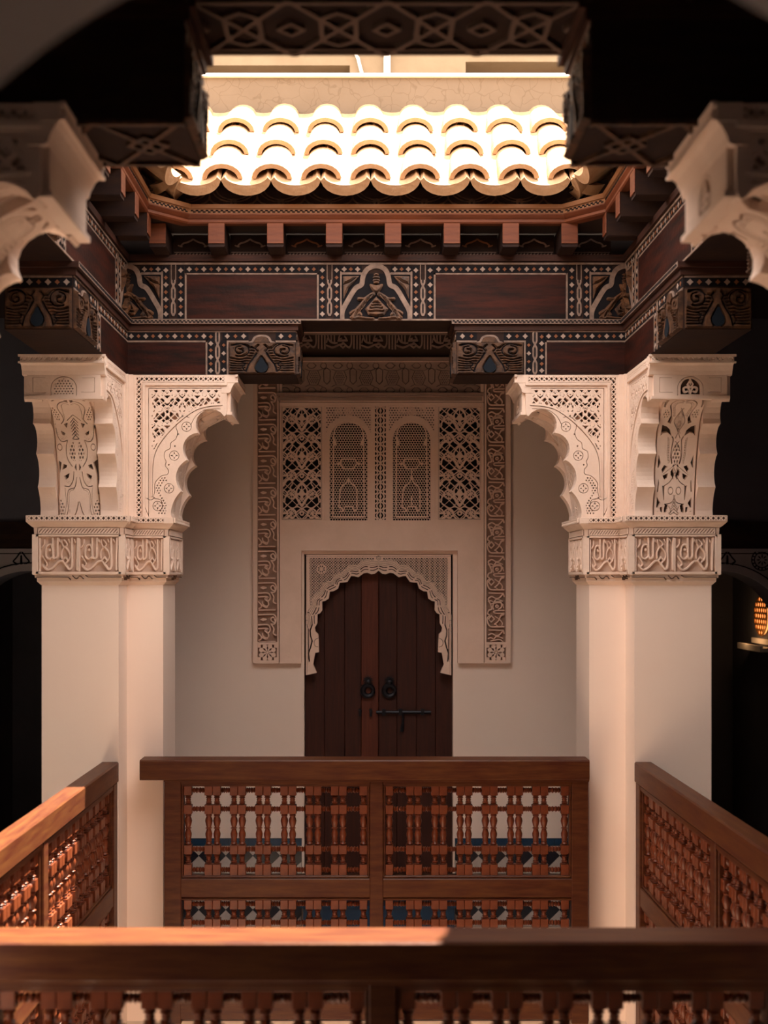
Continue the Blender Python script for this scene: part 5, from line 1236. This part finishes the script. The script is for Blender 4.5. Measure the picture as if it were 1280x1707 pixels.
def balustrade(label, x, y, rz, bays, pairs, stile=.082, mid=.067, over=(.1, 0), capw=.13):
    # bays run along local x from 0; local y = thickness
    root = thing('balustrade', label, 'railing', (x, y, 0), 'turned wood balustrades round the court'); root.rotation_euler = (0, 0, rz)
    bw = .301 + (pairs - 2) * .1235; L = 2 * stile + bays * bw + (bays - 1) * mid; h = capw / 2
    mb = MB(); mb.cbox(-over[0], L + over[1], -h, h, RT - .098, RT, .006); mb.cbox(-over[0] * .0, L, -h + .012, h - .012, RT - .108, RT - .096, .003); local('top_rail', mb.mesh('top_rail', M['railh']), root)
    def part(nm, bx, m=M['rail'], c=.004):
        mb = MB(); mb.cbox(*bx, c); return local(nm, mb.mesh(nm, m), root)
    part('bottom_rail', (0, L, -.035, .035, .05, .175), M['railh']); x_ = 0; starts = []
    part('stile', (0, stile, -.037, .037, .03, RT - .1)); x_ = stile
    for b in range(bays):
        starts.append(x_); x_ += bw
        w = stile if b == bays - 1 else mid; part('stile', (x_, x_ + w, -.037, .037, .03, RT - .1)); x_ += w
    for s in starts:
        part('mid_rail', (s, s + bw, -.034, .034, .645, .737), M['railh']); part('upper_frieze', (s, s + bw, -.034, .034, 1.196, RT - .10), M['railh'])
        for z in (.629, .737, 1.186, .175):      # beads round each opening
            part('bead', (s, s + bw, -.026, .026, z, z + .013), M['railh'], .004)
        for xx in (s, s + bw - .010): part('bead', (xx, xx + .010, -.026, .026, .74, 1.19), M['rail'], .003)
        g0 = s + .0297
        for z0, nrow in ((.188, 0), (.745, 1)):
            xs = [g0]
            for k in range(1, pairs): c = s + .1505 + .1235 * (k - 1); xs += [c - .0200, c + .0200]
            xs.append(s + bw - .0297)
            kz = (.441 / .455)
            for xx in xs: o = local('baluster', bal, root, (xx, 0, z0)); o.scale = (1, 1, kz if True else 1)
            for k in range(pairs):
                c = (xs[2 * k] + xs[2 * k + 1]) / 2; gap = xs[2 * k + 1] - xs[2 * k] - .0386
                for zz in (.030, .134, .337, .432): o = local('spindle', spin, root, (c, 0, z0 + zz * kz)); o.scale = (gap / .047, 1, 1)
    return root, L
bw7 = .301 + 5 * .1235
Lf = 2 * .082 + 2 * bw7 + .067
balustrade('turned cedar balustrade across the far side of the court, in front of the carved doorway', XC + .0 - Lf / 2, 5.885, 0, 2, 7, over=(.115, 0))
balustrade('blurred sunlit balustrade crossing the bottom of the picture', XC - .008 - Lf / 2, 2.97, 0, 2, 7, over=(.008, .008))
bw9 = .301 + 7 * .1235
Ls = 2 * .082 + 2 * bw9 + .067
balustrade('left side balustrade with half of its rail in bright sun', XC - 1.282, 5.767, -math.pi / 2, 2, 9, over=(0, 0), capw=.085)
balustrade('right side balustrade, all in shade', XC + 1.282, 5.767, -math.pi / 2, 2, 9, over=(0, 0), capw=.085)

# ---------------------------------------------------------------- pierced lamp glimpsed through the right arch
lp = thing('pierced_wall_lamp', 'glowing pierced lamp seen through the round arch at the right edge', 'lamp', (X1 - .02, 9.2, 1.9))
cy_, cz_, rr = 9.23, 1.915, .155
F_ = Field(-rr, rr, -rr, rr, .008); F_.disc(0, 0, rr); g = F_.F.copy(); F_.F = np.where(g > .012, np.minimum(g, grapes(F_.U, F_.V, .05, .016)), g)
q = MB(); carve(q, F_.relief(), plane((X1 - .016, cy_, cz_), (0, 1, 0), (0, 0, 1), (-1, 0, 0)), .006, .0); q.build('pierced_shade', M['brass'], lp)
q = MB(); n = 24; q.rings([[(X1 - x, cy_ + (rr - .01) * math.cos(2 * math.pi * k / n), cz_ + (rr - .01) * math.sin(2 * math.pi * k / n)) for k in range(n)] for x in (.0, .014)]); q.build('lit_glass', M['glow'], lp)
sh = thing('wall_shelf', 'lit white shelf below the pierced lamp at the right edge', 'shelf', (X1 - .06, 9.3, 1.66))
q = MB(); q.box(X1 - .13, X1 - .001, 8.9, 9.45, 1.655, 1.68); q.box(X1 - .13, X1 - .11, 8.9, 9.45, 1.68, 1.70); q.build('board', M['lime'], sh)
q = MB(); q.box(X1 - .02, X1 - .001, 8.9, 9.45, 1.70, 1.74); q.build('back_board', M['lime'], sh)
ld = bpy.data.lights.new('lamp_light', 'POINT'); ld.energy = 0.35; ld.color = (1, .55, .25); ld.shadow_soft_size = .04; lo = bpy.data.objects.new('lamp_light', ld); col.objects.link(lo); lo.location = (X1 - .16, cy_, 1.80)
